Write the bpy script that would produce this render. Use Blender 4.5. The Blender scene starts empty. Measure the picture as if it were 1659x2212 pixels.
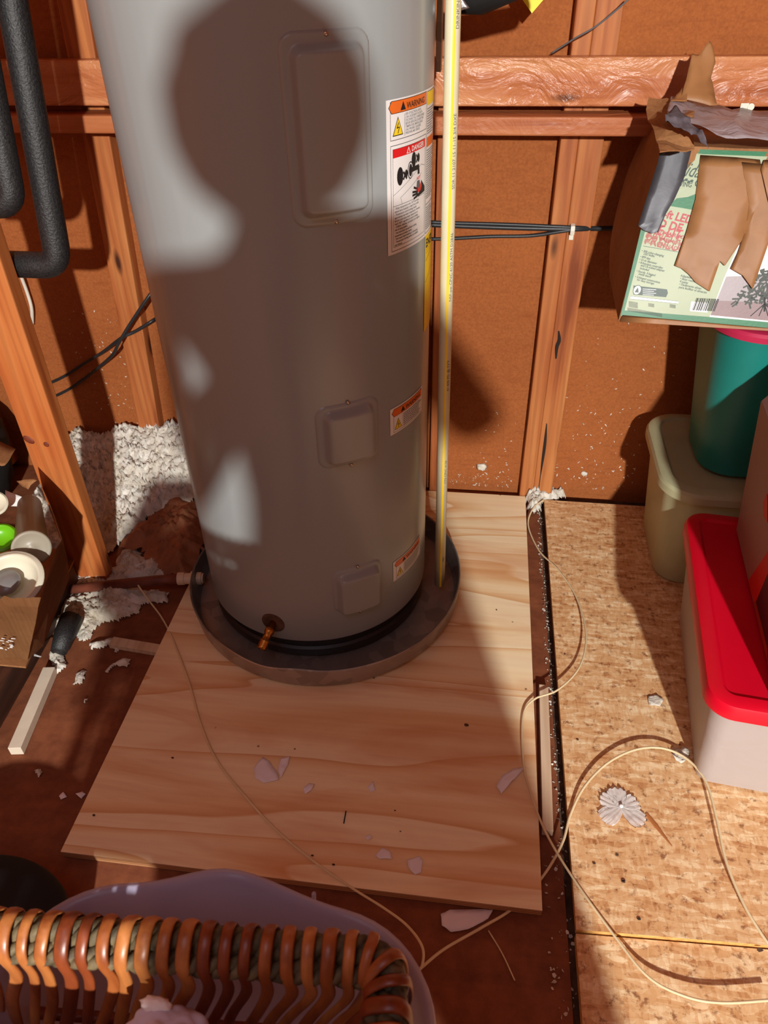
import bpy, bmesh, math, random
from mathutils import Vector, Matrix, noise
random.seed(7)
scene = bpy.context.scene
COL = scene.collection

# ------------------------------------------------------------------ camera
H = 1.25
FPX = 1595.0
RM = Matrix(((0.99206936, -0.06155611, 0.10958663),
             (0.12437402, 0.60667329, -0.78516153),
             (-0.01815179, 0.79256442, 0.60951796)))
cam_d = bpy.data.cameras.new('camera')
cam = bpy.data.objects.new('camera', cam_d)
COL.objects.link(cam)
mw = RM.to_4x4(); mw.translation = Vector((0, 0, H)); cam.matrix_world = mw
cam_d.sensor_fit = 'VERTICAL'; cam_d.sensor_height = 36.0
cam_d.lens = FPX / 2212.0 * 36.0
cam_d.clip_start = 0.02
cam_d.dof.use_dof = True; cam_d.dof.focus_distance = 1.3; cam_d.dof.aperture_fstop = 14.0
scene.camera = cam

# ------------------------------------------------------------------ light
LP = Vector((0.72, -3.6, 2.35))
ld = bpy.data.lights.new('bulb_light', 'POINT'); ld.energy = 1330; ld.shadow_soft_size = 0.06
ld.color = (1.0, 0.985, 0.94)
lo = bpy.data.objects.new('bulb_light', ld); lo.location = LP; COL.objects.link(lo)
# dim cool overhead fill behind the photographer, added for bluish reflections
ad = bpy.data.lights.new('cool_overhead_fill', 'AREA'); ad.energy = 9.0; ad.size = 1.2; ad.color = (0.72, 0.78, 1.0)
ao = bpy.data.objects.new('cool_overhead_fill', ad); ao.location = (-0.5, -0.9, 3.2)
ao.rotation_euler = (math.radians(28), 0, math.radians(0)); COL.objects.link(ao)
w = bpy.data.worlds.new('world'); scene.world = w; w.use_nodes = True
bg = w.node_tree.nodes['Background']; bg.inputs[0].default_value = (1.0, 0.50, 0.36, 1); bg.inputs[1].default_value = 0.26

scene.view_settings.view_transform = 'Standard'; scene.view_settings.look = 'None'
scene.view_settings.gamma = 1.0; scene.view_settings.exposure = 0.0

# ------------------------------------------------------------------ measuring helpers (photo pixel -> world point on a plane)
def ray(px, py): return RM @ Vector((px - 829.5, -(py - 1106.0), -FPX))
def F(px, py, z=0.0):
    d = ray(px, py); return Vector((0, 0, H)) + d * ((z - H) / d.z)
def W(px, py, y):
    d = ray(px, py); return Vector((0, 0, H)) + d * (y / d.y)

# ------------------------------------------------------------------ object helpers
def tag(o, label=None, cat=None, group=None, kind=None):
    if label: o['label'] = label
    if cat: o['category'] = cat
    if group: o['group'] = group
    if kind: o['kind'] = kind
    return o
def empty(name, loc, label, cat, group=None):
    o = bpy.data.objects.new(name, None); o.location = loc; o.empty_display_size = 0.05
    COL.objects.link(o); tag(o, label, cat, group); return o
def mk(name, bm, mats, parent=None, smooth=False, bevel=0, label=None, cat=None, group=None, kind=None, recalc=True):
    if recalc: bmesh.ops.recalc_face_normals(bm, faces=bm.faces)
    me = bpy.data.meshes.new(name); 
    if parent is not None:
        bm.transform(Matrix.Translation(-parent_loc(parent)))
    bm.to_mesh(me); bm.free()
    if not isinstance(mats, (list, tuple)): mats = [mats]
    for m in mats: me.materials.append(m)
    if smooth:
        for p in me.polygons: p.use_smooth = True
    o = bpy.data.objects.new(name, me); COL.objects.link(o)
    if parent is not None: o.parent = parent
    if bevel:
        b = o.modifiers.new('bevel', 'BEVEL'); b.width = bevel; b.segments = 2; b.limit_method = 'ANGLE'; b.angle_limit = 0.6
    if smooth == 'auto':
        pass
    return tag(o, label, cat, group, kind)
def parent_loc(p):
    v = Vector(p.location)
    if p.parent: v = v + parent_loc(p.parent)
    return v
def box(bm, x0, x1, y0, y1, z0, z1, M=None, mi=0):
    vs = [bm.verts.new(Vector(c)) for c in ((x0,y0,z0),(x1,y0,z0),(x1,y1,z0),(x0,y1,z0),(x0,y0,z1),(x1,y0,z1),(x1,y1,z1),(x0,y1,z1))]
    if M is not None:
        for v in vs: v.co = M @ v.co
    fs = [bm.faces.new([vs[i] for i in q]) for q in ((3,2,1,0),(4,5,6,7),(0,1,5,4),(1,2,6,5),(2,3,7,6),(3,0,4,7))]
    for f in fs: f.material_index = mi
    return vs
def hexa(bm, b, t, mi=0):
    vs = [bm.verts.new(Vector(c)) for c in list(b) + list(t)]; n = len(b)
    fs = [bm.faces.new(vs[:n][::-1]), bm.faces.new(vs[n:])]
    for i in range(n): fs.append(bm.faces.new([vs[i], vs[(i+1) % n], vs[n+(i+1) % n], vs[n+i]]))
    for f in fs: f.material_index = mi
def subdiv(bm, cuts): bmesh.ops.subdivide_edges(bm, edges=bm.edges[:], cuts=cuts, use_grid_fill=True)
def catmull(pts, n=10):
    pts = [Vector(p) for p in pts]; out = []
    P = [pts[0]*2-pts[1]] + pts + [pts[-1]*2-pts[-2]]
    for i in range(1, len(P)-2):
        for k in range(n):
            t = k / n; a, b, c, d = P[i-1], P[i], P[i+1], P[i+2]
            out.append(0.5*((2*b)+(c-a)*t+(2*a-5*b+4*c-d)*t*t+(3*b-a-3*c+d)*t**3))
    out.append(pts[-1]); return out
def tube(bm, path, rad, seg=10, cap=True, mi=0, closed=False, flat=None, up=None):
    path = [Vector(p) for p in path]; n = len(path); rings = []
    nrm = None
    for i, p in enumerate(path):
        if closed: t = path[(i+1) % n] - path[i-1]
        else: t = path[min(i+1, n-1)] - path[max(i-1, 0)]
        t.normalize()
        if up is not None: nrm = up(i) - t*up(i).dot(t)
        elif nrm is None:
            a = Vector((0,0,1)) if abs(t.z) < .9 else Vector((1,0,0)); nrm = a - t*a.dot(t)
        else: nrm = nrm - t*nrm.dot(t)
        nrm.normalize(); bn = t.cross(nrm)
        r = rad[i] if isinstance(rad, (list, tuple)) else rad
        fl = flat or 1.0
        rings.append([bm.verts.new(p + nrm*math.cos(2*math.pi*k/seg)*r*fl + bn*math.sin(2*math.pi*k/seg)*r) for k in range(seg)])
    m = n if closed else n-1
    for i in range(m):
        a, b = rings[i], rings[(i+1) % n]
        for k in range(seg):
            f = bm.faces.new([a[k], a[(k+1) % seg], b[(k+1) % seg], b[k]]); f.material_index = mi
    if cap and not closed:
        f = bm.faces.new(rings[0][::-1]); f.material_index = mi; f = bm.faces.new(rings[-1]); f.material_index = mi
def lathe(bm, prof, seg=64, M=None, mi=0, close=False):
    M = M or Matrix(); rings = []
    for r, z in prof:
        if r < 1e-6: rings.append([bm.verts.new(M @ Vector((0,0,z)))])
        else: rings.append([bm.verts.new(M @ Vector((r*math.cos(2*math.pi*k/seg), r*math.sin(2*math.pi*k/seg), z))) for k in range(seg)])
    m = len(rings) if close else len(rings)-1
    for i in range(m):
        a, b = rings[i], rings[(i+1) % len(rings)]
        for k in range(seg):
            k2 = (k+1) % seg
            if len(a) == 1 and len(b) == 1: continue
            if len(a) == 1: q = [a[0], b[k2], b[k]]
            elif len(b) == 1: q = [a[k], a[k2], b[0]]
            else: q = [a[k], a[k2], b[k2], b[k]]
            f = bm.faces.new(q); f.material_index = mi
def rrect(cx, cy, hx, hy, r, n=6, rot=0.0):
    out = []
    for sx, sy, a0 in ((1,1,0),(-1,1,90),(-1,-1,180),(1,-1,270)):
        for k in range(n+1):
            a = math.radians(a0 + 90*k/n)
            out.append((sx*(hx-r)+r*math.cos(a), sy*(hy-r)+r*math.sin(a)))
    c, s = math.cos(rot), math.sin(rot)
    return [(cx+x*c-y*s, cy+x*s+y*c) for x, y in out]
def loft(bm, rings, mi=0, capb=False, capt=False):
    R = [[bm.verts.new(Vector(p)) for p in r] for r in rings]; n = len(R[0])
    for a, b in zip(R, R[1:]):
        for k in range(n):
            f = bm.faces.new([a[k], a[(k+1) % n], b[(k+1) % n], b[k]]); f.material_index = mi
    if capb: f = bm.faces.new(R[0][::-1]); f.material_index = mi
    if capt: f = bm.faces.new(R[-1]); f.material_index = mi
def fbm(v, oct=4): return noise.fractal(v, 1.0, 2.1, oct)

# ------------------------------------------------------------------ materials
def srgb(r, g, b):
    f = lambda c: (c/255/12.92) if c/255 <= 0.04045 else ((c/255+0.055)/1.055)**2.4
    return (f(r), f(g), f(b), 1)
class NT:
    def __init__(s, name):
        s.m = bpy.data.materials.new(name); s.m.use_nodes = True; s.t = s.m.node_tree; s.p = s.t.nodes['Principled BSDF']
    def n(s, typ, **kw):
        x = s.t.nodes.new(typ)
        for k, v in kw.items():
            if k in ('i',):
                for a, b in v.items(): x.inputs[a].default_value = b
            else: setattr(x, k, v)
        return x
    def l(s, a, b): s.t.links.new(a, b)
    def ramp(s, src, stops, interp='LINEAR'):
        r = s.n('ShaderNodeValToRGB'); r.color_ramp.interpolation = interp
        e = r.color_ramp.elements
        while len(e) < len(stops): e.new(0.5)
        for x, (p, c) in zip(e, stops): x.position = p; x.color = c
        s.l(src, r.inputs[0]); return r.outputs[0]
    def coord(s, scale=(1,1,1), rot=(0,0,0), kind='Object', loc=(0,0,0)):
        tc = s.n('ShaderNodeTexCoord'); mp = s.n('ShaderNodeMapping')
        mp.inputs['Scale'].default_value = scale; mp.inputs['Rotation'].default_value = rot; mp.inputs['Location'].default_value = loc
        s.l(tc.outputs[kind], mp.inputs[0]); return mp.outputs[0]
    def noise(s, co, scale, detail=4, rough=0.55, dist=0.0):
        x = s.n('ShaderNodeTexNoise'); x.inputs['Scale'].default_value = scale; x.inputs['Detail'].default_value = detail
        x.inputs['Roughness'].default_value = rough; x.inputs['Distortion'].default_value = dist; s.l(co, x.inputs['Vector']); return x.outputs['Fac']
    def bump(s, h, strength=0.3, dist=0.002):
        b = s.n('ShaderNodeBump'); b.inputs['Strength'].default_value = strength; b.inputs['Distance'].default_value = dist
        s.l(h, b.inputs['Height']); s.l(b.outputs[0], s.p.inputs['Normal'])
    def mix(s, fac, a, b, mode='MIX'):
        x = s.n('ShaderNodeMix', data_type='RGBA', blend_type=mode)
        for v, i in ((fac, 0), (a, 6), (b, 7)):
            if isinstance(v, (int, float, tuple)): x.inputs[i].default_value = v
            else: s.l(v, x.inputs[i])
        return x.outputs[2]
    def math(s, op, a, b=None):
        x = s.n('ShaderNodeMath', operation=op)
        for v, i in ((a, 0), (b, 1)):
            if v is None: continue
            if isinstance(v, (int, float)): x.inputs[i].default_value = v
            else: s.l(v, x.inputs[i])
        return x.outputs[0]
    def set(s, col=None, rough=None, metal=None, spec=None):
        if col is not None:
            if isinstance(col, tuple): s.p.inputs['Base Color'].default_value = col
            else: s.l(col, s.p.inputs['Base Color'])
        if rough is not None: s.p.inputs['Roughness'].default_value = rough
        if metal is not None: s.p.inputs['Metallic'].default_value = metal
        if spec is not None: s.p.inputs['Specular IOR Level'].default_value = spec
        return s
def plain(name, col, rough=0.5, metal=0.0, var=0.12, nscale=25, bump=0.15, spec=0.5):
    t = NT(name); c = t.coord(); n = t.noise(c, nscale, 4)
    dark = tuple(x*(1-var) for x in col[:3]) + (1,); lite = tuple(min(1, x*(1+var)) for x in col[:3]) + (1,)
    t.set(t.ramp(n, [(0.3, dark), (0.7, lite)]), rough, metal, spec)
    if bump: t.bump(t.noise(c, nscale*8, 3), bump, 0.001)
    return t.m
def wood(name, light, mid, dark, axis='Z', scale=1.0, rough=0.6, seed=0, knots=True, wrinkle=0, band=0.28):
    """sawn lumber with the grain along one axis"""
    t = NT(name); s = 40*scale; g = 2.2*scale
    sc = {'X': (g, s, s), 'Y': (s, g, s), 'Z': (s, s, g)}[axis]
    c = t.coord(sc, loc=(seed*3.7, seed*1.3, seed*2.1))
    c2 = t.coord({'X': (1.2, 9, 9), 'Y': (9, 1.2, 9), 'Z': (9, 9, 1.2)}[axis], loc=(seed, seed*2, seed*5))
    n1 = t.noise(c, 1.0, 6, 0.6, 0.4); n2 = t.noise(c2, 1.0, 3, 0.5, 1.2)
    col = t.ramp(t.math('ADD', t.math('MULTIPLY', n1, 0.5), t.math('MULTIPLY', n2, 0.5)), [(0.36, dark), (0.46, mid), (0.62, light)])
    wv = t.n('ShaderNodeTexWave', wave_type='BANDS', bands_direction={'X': 'Z', 'Y': 'X', 'Z': 'X'}[axis])
    c3 = t.coord({'X': (0.6, 10, 10), 'Y': (10, 0.6, 10), 'Z': (10, 10, 0.6)}[axis], loc=(seed*.7, 0, 0))
    t.l(c3, wv.inputs['Vector']); wv.inputs['Scale'].default_value = 1.5; wv.inputs['Distortion'].default_value = 9; wv.inputs['Detail'].default_value = 3
    col = t.mix(t.ramp(wv.outputs['Fac'], [(0.4, (0,0,0,1)), (0.95, (band,band,band,1))]), col, dark)
    if knots:
        v = t.n('ShaderNodeTexVoronoi'); v.inputs['Scale'].default_value = 1.0
        t.l(t.coord({'X': (3.5, 12, 12), 'Y': (12, 3.5, 12), 'Z': (12, 12, 3.5)}[axis], loc=(seed*1.9, seed, 0)), v.inputs['Vector'])
        col = t.mix(t.ramp(v.outputs['Distance'], [(0.06, (1,1,1,1)), (0.14, (0,0,0,1))]), col, tuple(x*0.25 for x in dark[:3])+(1,))
    t.set(col, rough, 0, 0.35)
    if wrinkle:
        h = t.noise(t.coord((7, 7, 12)), 1.0, 5, 0.5, 1.6); t.bump(h, 1.0, wrinkle)
    else: t.bump(n1, 0.25, 0.0015)
    return t.m
stud_m = [wood('stud_wood_%s' % k, srgb(194,125,70), srgb(171,96,49), srgb(126,60,27), 'Z', seed=i+1) for i, k in enumerate(('a','b','c','d'))]
post_m = wood('post_wood', srgb(203,127,68), srgb(183,99,47), srgb(135,61,27), 'Z', scale=0.8, seed=9)
rail_m = wood('rail_wood', srgb(208,144,98), srgb(187,113,72), srgb(144,72,42), 'X', scale=0.6, seed=3, rough=0.33, wrinkle=0.016, band=0.0)
rail2_m = wood('rail_lower_wood', srgb(194,125,82), srgb(176,101,60), srgb(135,65,36), 'X', scale=0.8, seed=5, rough=0.42, wrinkle=0.005, band=0.0)
pale_m = wood('pale_batten_wood', srgb(226,204,176), srgb(214,186,154), srgb(186,152,118), 'Y', seed=4, knots=False)
# fibreboard
t = NT('fibreboard'); c = t.coord(); n1 = t.noise(c, 3.0, 5); n2 = t.noise(c, 180, 3, 0.7); n3 = t.noise(t.coord((6,6,40)), 2.0, 5)
col = t.mix(0.35, t.ramp(n1, [(0.3, srgb(147,81,41)), (0.7, srgb(170,98,51))]), t.ramp(n2, [(0.3, srgb(122,65,33)), (0.7, srgb(186,111,60))]))
col = t.mix(t.ramp(n3, [(0.55, (0,0,0,1)), (0.8, (0.5,0.5,0.5,1))]), col, srgb(124,63,32))
t.set(col, 0.85, 0, 0.2); t.bump(n2, 0.35, 0.002); board_m = t.m
# plywood platform
t = NT('plywood_face'); c0 = t.coord()
wn = t.n('ShaderNodeTexNoise'); wn.inputs['Scale'].default_value = 2.2; wn.inputs['Detail'].default_value = 2; t.l(t.coord((0.7, 1.6, 1)), wn.inputs['Vector'])
c = t.mix(0.16, t.coord((0.55, 5.0, 1), loc=(0.3, 1.7, 0)), wn.outputs['Color'])
n0 = t.noise(c, 1.5, 2, .45, .5); saw = t.math('FRACT', t.math('MULTIPLY', n0, 7.0))
n = t.noise(t.coord((2, 60, 1)), 1.2, 5); nb = t.noise(t.coord((1.5, 8, 1), loc=(3, 1, 0)), 1.0, 4, .6, .8)
col = t.ramp(saw, [(0.0, srgb(255,238,200)), (0.55, srgb(254,232,188)), (0.85, srgb(240,202,150)), (0.97, srgb(222,170,114)), (1.0, srgb(252,228,184))])
col = t.mix(t.ramp(nb, [(0.48, (0,0,0,1)), (0.66, (0.7,0.7,0.7,1))]), col, srgb(218,150,96))
col = t.mix(0.22, col, t.ramp(n, [(0.3, srgb(214,156,106)), (0.7, srgb(255,228,184))]))
v = t.n('ShaderNodeTexVoronoi'); v.inputs['Scale'].default_value = 9; t.l(t.coord(), v.inputs['Vector'])
col = t.mix(t.ramp(v.outputs['Distance'], [(0.015, (0.8,0.8,0.8,1)), (0.03, (0,0,0,1))]), col, srgb(70,38,24))
t.set(col, 0.5, 0, 0.4); t.bump(n, 0.15, 0.001); ply_m = t.m
t = NT('plywood_edge'); wv = t.n('ShaderNodeTexWave', wave_type='BANDS', bands_direction='Z'); t.l(t.coord(), wv.inputs['Vector']); wv.inputs['Scale'].default_value = 60
t.set(t.ramp(wv.outputs['Fac'], [(0.3, srgb(140,88,54)), (0.7, srgb(206,150,100))]), 0.8); plyedge_m = t.m
# oriented strand board
t = NT('strand_board'); c = t.coord()
nz = t.n('ShaderNodeTexNoise'); nz.inputs['Scale'].default_value = 9; t.l(c, nz.inputs['Vector'])
wc = t.mix(0.015, c, nz.outputs['Color'])
def flakes(sc, rot, sd):
    mp = t.n('ShaderNodeMapping'); mp.inputs['Scale'].default_value = sc; mp.inputs['Rotation'].default_value = (0,0,rot); mp.inputs['Location'].default_value = (sd, sd, 0)
    t.l(wc, mp.inputs[0]); v = t.n('ShaderNodeTexVoronoi'); v.inputs['Scale'].default_value = 1; v.inputs['Randomness'].default_value = 1; t.l(mp.outputs[0], v.inputs['Vector'])
    s_ = t.n('ShaderNodeSeparateColor'); t.l(v.outputs['Color'], s_.inputs[0]); return s_.outputs[0], v.outputs['Distance']
f1, d1 = flakes((32, 115, 1), 0.3, 0); f2, d2 = flakes((40, 150, 1), -0.5, 5); f3, d3 = flakes((190, 70, 1), 0.5, 9)
a = t.math('ADD', t.math('MULTIPLY', f1, 0.45), t.math('ADD', t.math('MULTIPLY', f2, 0.35), t.math('MULTIPLY', f3, 0.3)))
col = t.ramp(a, [(0.10, srgb(190,130,82)), (0.35, srgb(218,168,116)), (0.6, srgb(228,184,134)), (0.95, srgb(250,222,178))])
col = t.mix(t.ramp(t.noise(c, 55, 5, .7), [(0.55, (0,0,0,1)), (0.66, (0.8,0.8,0.8,1))]), col, srgb(132,76,42))
v = t.n('ShaderNodeTexVoronoi'); v.inputs['Scale'].default_value = 9; t.l(c, v.inputs['Vector'])
col = t.mix(t.ramp(v.outputs['Distance'], [(0.025, (0.9,0.9,0.9,1)), (0.045, (0,0,0,1))]), col, srgb(46,28,20))
t.set(col, 0.6, 0, 0.35); t.bump(a, 0.5, 0.0025); osb_m = t.m
# brown subfloor
t = NT('old_subfloor'); c = t.coord((2, 14, 1)); n = t.noise(c, 1.3, 5, .6, .5); n2 = t.noise(t.coord(), 30, 5, .7)
col = t.mix(0.4, t.ramp(n, [(0.3, srgb(112,60,38)), (0.7, srgb(150,86,54))]), t.ramp(n2, [(0.35, srgb(84,44,28)), (0.7, srgb(150,92,60))]))
t.set(col, 0.75, 0, 0.3); t.bump(n2, 0.3, 0.002); sub_m = t.m
dark_m = plain('dirty_gap', srgb(84,60,44), 0.95, var=.5, nscale=40)
# tank enamel
t = NT('grey_enamel'); c = t.coord(); n = t.noise(c, 380, 2, .5); wv = t.noise(t.coord((9, 9, 0.15)), 1.0, 3)
t.set(srgb(148,154,154), 0.30, 0, 0.5); t.p.inputs['Coat Weight'].default_value = 0.25; t.p.inputs['Coat Roughness'].default_value = 0.2
hh = t.math('ADD', t.math('MULTIPLY', n, 0.012), t.math('MULTIPLY', wv, 1.0)); t.bump(hh, 0.30, 0.010); tank_m = t.m
blackrub_m = plain('black_base_plastic', srgb(30,30,31), 0.45, bump=0.1)
t = NT('galvanised_steel'); c = t.coord(); v = t.n('ShaderNodeTexVoronoi'); v.inputs['Scale'].default_value = 30; t.l(c, v.inputs['Vector'])
s_ = t.n('ShaderNodeSeparateColor'); t.l(v.outputs['Color'], s_.inputs[0])
t.set(t.ramp(s_.outputs[0], [(0, srgb(150,144,138)), (1, srgb(178,172,166))]), 0.38, 0.6); t.bump(t.noise(c, 12, 2), .2, .002); steel_m = t.m
brass_m = plain('brass', srgb(184,128,62), 0.32, 1.0, nscale=60)
screw_m = plain('screw_steel', srgb(190,180,170), 0.25, 1.0)
cpvc_m = plain('cream_pipe_plastic', srgb(216,207,174), 0.38, var=.04, bump=0)
yel_m = plain('yellow_stripe', srgb(246,208,40), 0.4, var=.03, bump=0)
ink_m = plain('black_ink', srgb(26,24,26), 0.6, var=.05, bump=0)
greyink_m = plain('grey_ink', srgb(96,96,98), 0.6, var=.05, bump=0)
white_m = plain('label_white', srgb(232,230,228), 0.4, var=.02, bump=0)
orange_m = plain('label_orange', srgb(226,108,36), 0.4, var=.03, bump=0)
red_m = plain('label_red', srgb(214,26,32), 0.4, var=.03, bump=0)
lemon_m = plain('label_yellow', srgb(240,206,40), 0.4, var=.03, bump=0)
pvcw_m = plain('white_fitting', srgb(220,196,168), 0.45, var=.06)
copper_m = plain('old_drain_pipe', srgb(120,62,44), 0.6, var=.3)
t = NT('black_foam'); c = t.coord(); n = t.noise(c, 260, 3, .6); t.set(t.ramp(n, [(0.35, srgb(22,22,23)), (0.7, srgb(44,44,45))]), 0.5, 0, 0.6); t.bump(n, 0.7, 0.002); foam_m = t.m
cable_m = plain('black_cable_sheath', srgb(38,40,42), 0.42, nscale=30)
wirec_m = plain('cream_wire', srgb(226,206,164), 0.5, var=.06)
whitewire_m = plain('white_wire', srgb(226,220,204), 0.45, var=.03)
# insulation
t = NT('loose_fill_insulation'); c = t.coord(); n = t.noise(c, 60, 6, .7, 1.0); n2 = t.noise(c, 9, 3)
col = t.mix(t.ramp(n2, [(0.4, (0,0,0,1)), (0.65, (0.5,0.5,0.5,1))]), t.ramp(n, [(0.30, srgb(150,138,118)), (0.44, srgb(232,226,212)), (0.7, srgb(252,250,244))]), srgb(196,178,144))
t.set(col, 0.95, 0, 0.1); t.bump(n, 0.9, 0.006); ins_m = t.m
t = NT('kraft_paper'); c = t.coord(); n = t.noise(c, 14, 5, .6, .6); t.set(t.ramp(n, [(0.3, srgb(138,84,54)), (0.7, srgb(178,116,78))]), 0.7); t.bump(n, 0.8, 0.01); kraft_m = t.m
# cardboard
t = NT('cardboard'); c = t.coord(); n = t.noise(c, 10, 5, .6); wv = t.noise(t.coord((200, 200, 3)), 1.0, 2)
t.set(t.mix(0.3, t.ramp(n, [(0.3, srgb(136,90,54)), (0.7, srgb(172,122,78))]), t.ramp(wv, [(0.3, srgb(126,82,50)), (0.7, srgb(176,126,82))])), 0.75, 0, 0.3); t.bump(n, 0.35, 0.004); card_m = t.m
t = NT('packing_tape'); c = t.coord(); n = t.noise(c, 13, 4, .5, 1.2); t.set(t.ramp(n, [(0.3, srgb(148,102,62)), (0.7, srgb(164,116,74))]), 0.48, 0, 0.35); t.bump(n, 0.3, 0.002); tape_m = t.m
t = NT('duct_tape'); c = t.coord(); n = t.noise(c, 20, 4, .5, 1.0); t.set(t.ramp(n, [(0.3, srgb(66,66,72)), (0.7, srgb(82,82,88))]), 0.42, 0.2, 0.5); t.bump(n, 0.3, 0.0015); duct_m = t.m
mint_m = plain('print_mint', srgb(166,178,144), 0.45, var=.04, nscale=8)
green_m = plain('print_green', srgb(14,112,66), 0.45, var=.05)
dgreen_m = plain('print_dark_green', srgb(10,54,40), 0.45, var=.05)
crim_m = plain('print_crimson', srgb(176,14,36), 0.45, var=.04)
orr_m = plain('print_brick_red', srgb(164,54,36), 0.45, var=.04)
lav_m = plain('print_wall_lavender', srgb(160,148,152), 0.45, var=.05)
lav2_m = plain('print_floor_lavender', srgb(136,108,110), 0.45, var=.08)
tree_m = plain('print_tree_green', srgb(44,52,42), 0.5, var=.4, nscale=80)
def cloudy(name, col, alpha=0.2, rough=0.3, trans=0.5, bump=0.0, nscale=12):
    t = NT(name); T = t.t; p = t.p; p.inputs['Base Color'].default_value = col; p.inputs['Roughness'].default_value = rough
    tl = t.n('ShaderNodeBsdfTranslucent'); tl.inputs[0].default_value = col
    tr = t.n('ShaderNodeBsdfTransparent'); m1 = t.n('ShaderNodeMixShader'); m2 = t.n('ShaderNodeMixShader')
    m1.inputs[0].default_value = trans; m2.inputs[0].default_value = alpha
    t.l(p.outputs[0], m1.inputs[1]); t.l(tl.outputs[0], m1.inputs[2]); t.l(m1.outputs[0], m2.inputs[1]); t.l(tr.outputs[0], m2.inputs[2])
    t.l(m2.outputs[0], T.nodes['Material Output'].inputs[0])
    if bump: t.bump(t.noise(t.coord(), nscale, 4, .5, 1.0), 1.0, bump)
    return t.m
tub_m = cloudy('cloudy_tub_plastic', srgb(204,196,220), 0.26, 0.3, 0.35)
bin_m = cloudy('frosted_tub_plastic', srgb(222,212,208), 0.10, 0.4, 0.35, bump=0.004, nscale=9)
cup_m = cloudy('frosted_tumbler_plastic', srgb(205,196,176), 0.12, 0.35, 0.4)
film_m = cloudy('clear_film', srgb(250,244,252), 0.04, 0.35, 0.05, bump=0.002, nscale=30)
bag_m = cloudy('poly_bag', srgb(196,184,190), 0.22, 0.22, 0.3, bump=0.012, nscale=14)
redlid_m = plain('red_lid_plastic', srgb(222,6,40), 0.34, var=.02, bump=0)
sage_m = plain('sage_plastic', srgb(178,178,140), 0.42, var=.04, bump=0.05)
teal_m = plain('teal_plastic', srgb(22,128,118), 0.42, var=.04, bump=0.05)
pink_m = plain('raspberry_lid_plastic', srgb(190,44,80), 0.38, var=.04, bump=0)
wbox_m = plain('white_carton_print', srgb(160,128,122), 0.5, var=.03)
redp_m = plain('red_carton_print', srgb(206,40,24), 0.5, var=.03)
blkp_m = plain('dark_carton_print', srgb(52,22,26), 0.5, var=.05)
wick_m = []
for i, (a_, b_) in enumerate(((srgb(128,62,28), srgb(186,108,54)), (srgb(98,42,20), srgb(152,74,38)), (srgb(150,80,38), srgb(208,134,72)))):
    t = NT('wicker_split_' + 'abc'[i]); c = t.coord((60, 60, 9)); n = t.noise(c, 1.0, 5); t.set(t.ramp(n, [(0.3, a_), (0.7, b_)]), 0.36, 0, 0.5); t.bump(n, .3, .001); wick_m.append(t.m)
t = NT('twisted_seagrass'); c = t.coord(); n = t.noise(c, 90, 4); t.set(t.ramp(n, [(0.3, srgb(58,48,32)), (0.7, srgb(124,106,72))]), 0.7); t.bump(n, .6, .002); rope_m = t.m
cloth_m = plain('lavender_white_cloth', srgb(206,196,214), 0.9, var=.05, nscale=30)
pinkcloth_m = plain('pink_cloth_mark', srgb(190,120,160), 0.9, var=.1)
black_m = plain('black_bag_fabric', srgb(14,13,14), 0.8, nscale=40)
petal_m = plain('white_fabric_petal', srgb(250,244,240), 0.8, var=.04, nscale=60)
lime_m = plain('lime_plastic', srgb(112,190,24), 0.35, var=.04, bump=0)
lidw_m = plain('white_lid_plastic', srgb(226,220,196), 0.35, var=.03, bump=0)
darkwood_m = wood('dark_crate_wood', srgb(80,48,34), srgb(58,34,24), srgb(30,18,14), 'Y', seed=6, knots=False)
ytag_m = plain('tag_yellow', srgb(240,222,24), 0.45, var=.03, bump=0)
foil_m = plain('foil', srgb(170,168,170), 0.3, 0.9, nscale=30, bump=.6)
clip_m = plain('white_cable_clip', srgb(226,222,206), 0.5, var=.03, bump=0)
skin_m = plain('skin', srgb(206,160,136), 0.55, var=.05)
shirt_m = plain('grey_sweatshirt', srgb(90,86,92), 0.9, var=.1)
hair_m = plain('brown_hair', srgb(70,48,36), 0.7, var=.2)
phone_m = plain('phone_black', srgb(20,20,22), 0.3, bump=0)

# ------------------------------------------------------------------ flat print helper: shapes in (u,v) stacked in thin layers then mapped onto a surface
_txt = {}
def text_shape(s, size, align='LEFT', bold=0.0, sx=1.0, shear=0.0):
    key = (s, bold, shear)
    if key not in _txt:
        cu = bpy.data.curves.new('t', 'FONT'); cu.body = s; cu.size = 1.0; cu.offset = bold; cu.shear = shear; cu.resolution_u = 2
        ob = bpy.data.objects.new('t', cu); COL.objects.link(ob)
        dg = bpy.context.evaluated_depsgraph_get(); me = bpy.data.meshes.new_from_object(ob.evaluated_get(dg))
        V = [tuple(v.co[:2]) for v in me.vertices]; Fc = [tuple(p.vertices) for p in me.polygons]
        bpy.data.objects.remove(ob); bpy.data.curves.remove(cu); bpy.data.meshes.remove(me)
        _txt[key] = (V, Fc)
    V, Fc = _txt[key]
    if not V: return [], []
    w_ = max(v[0] for v in V); off = {'LEFT': 0, 'CENTER': -w_/2, 'RIGHT': -w_}[align]
    return [((x+off)*size*sx, y*size) for x, y in V], Fc
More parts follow.
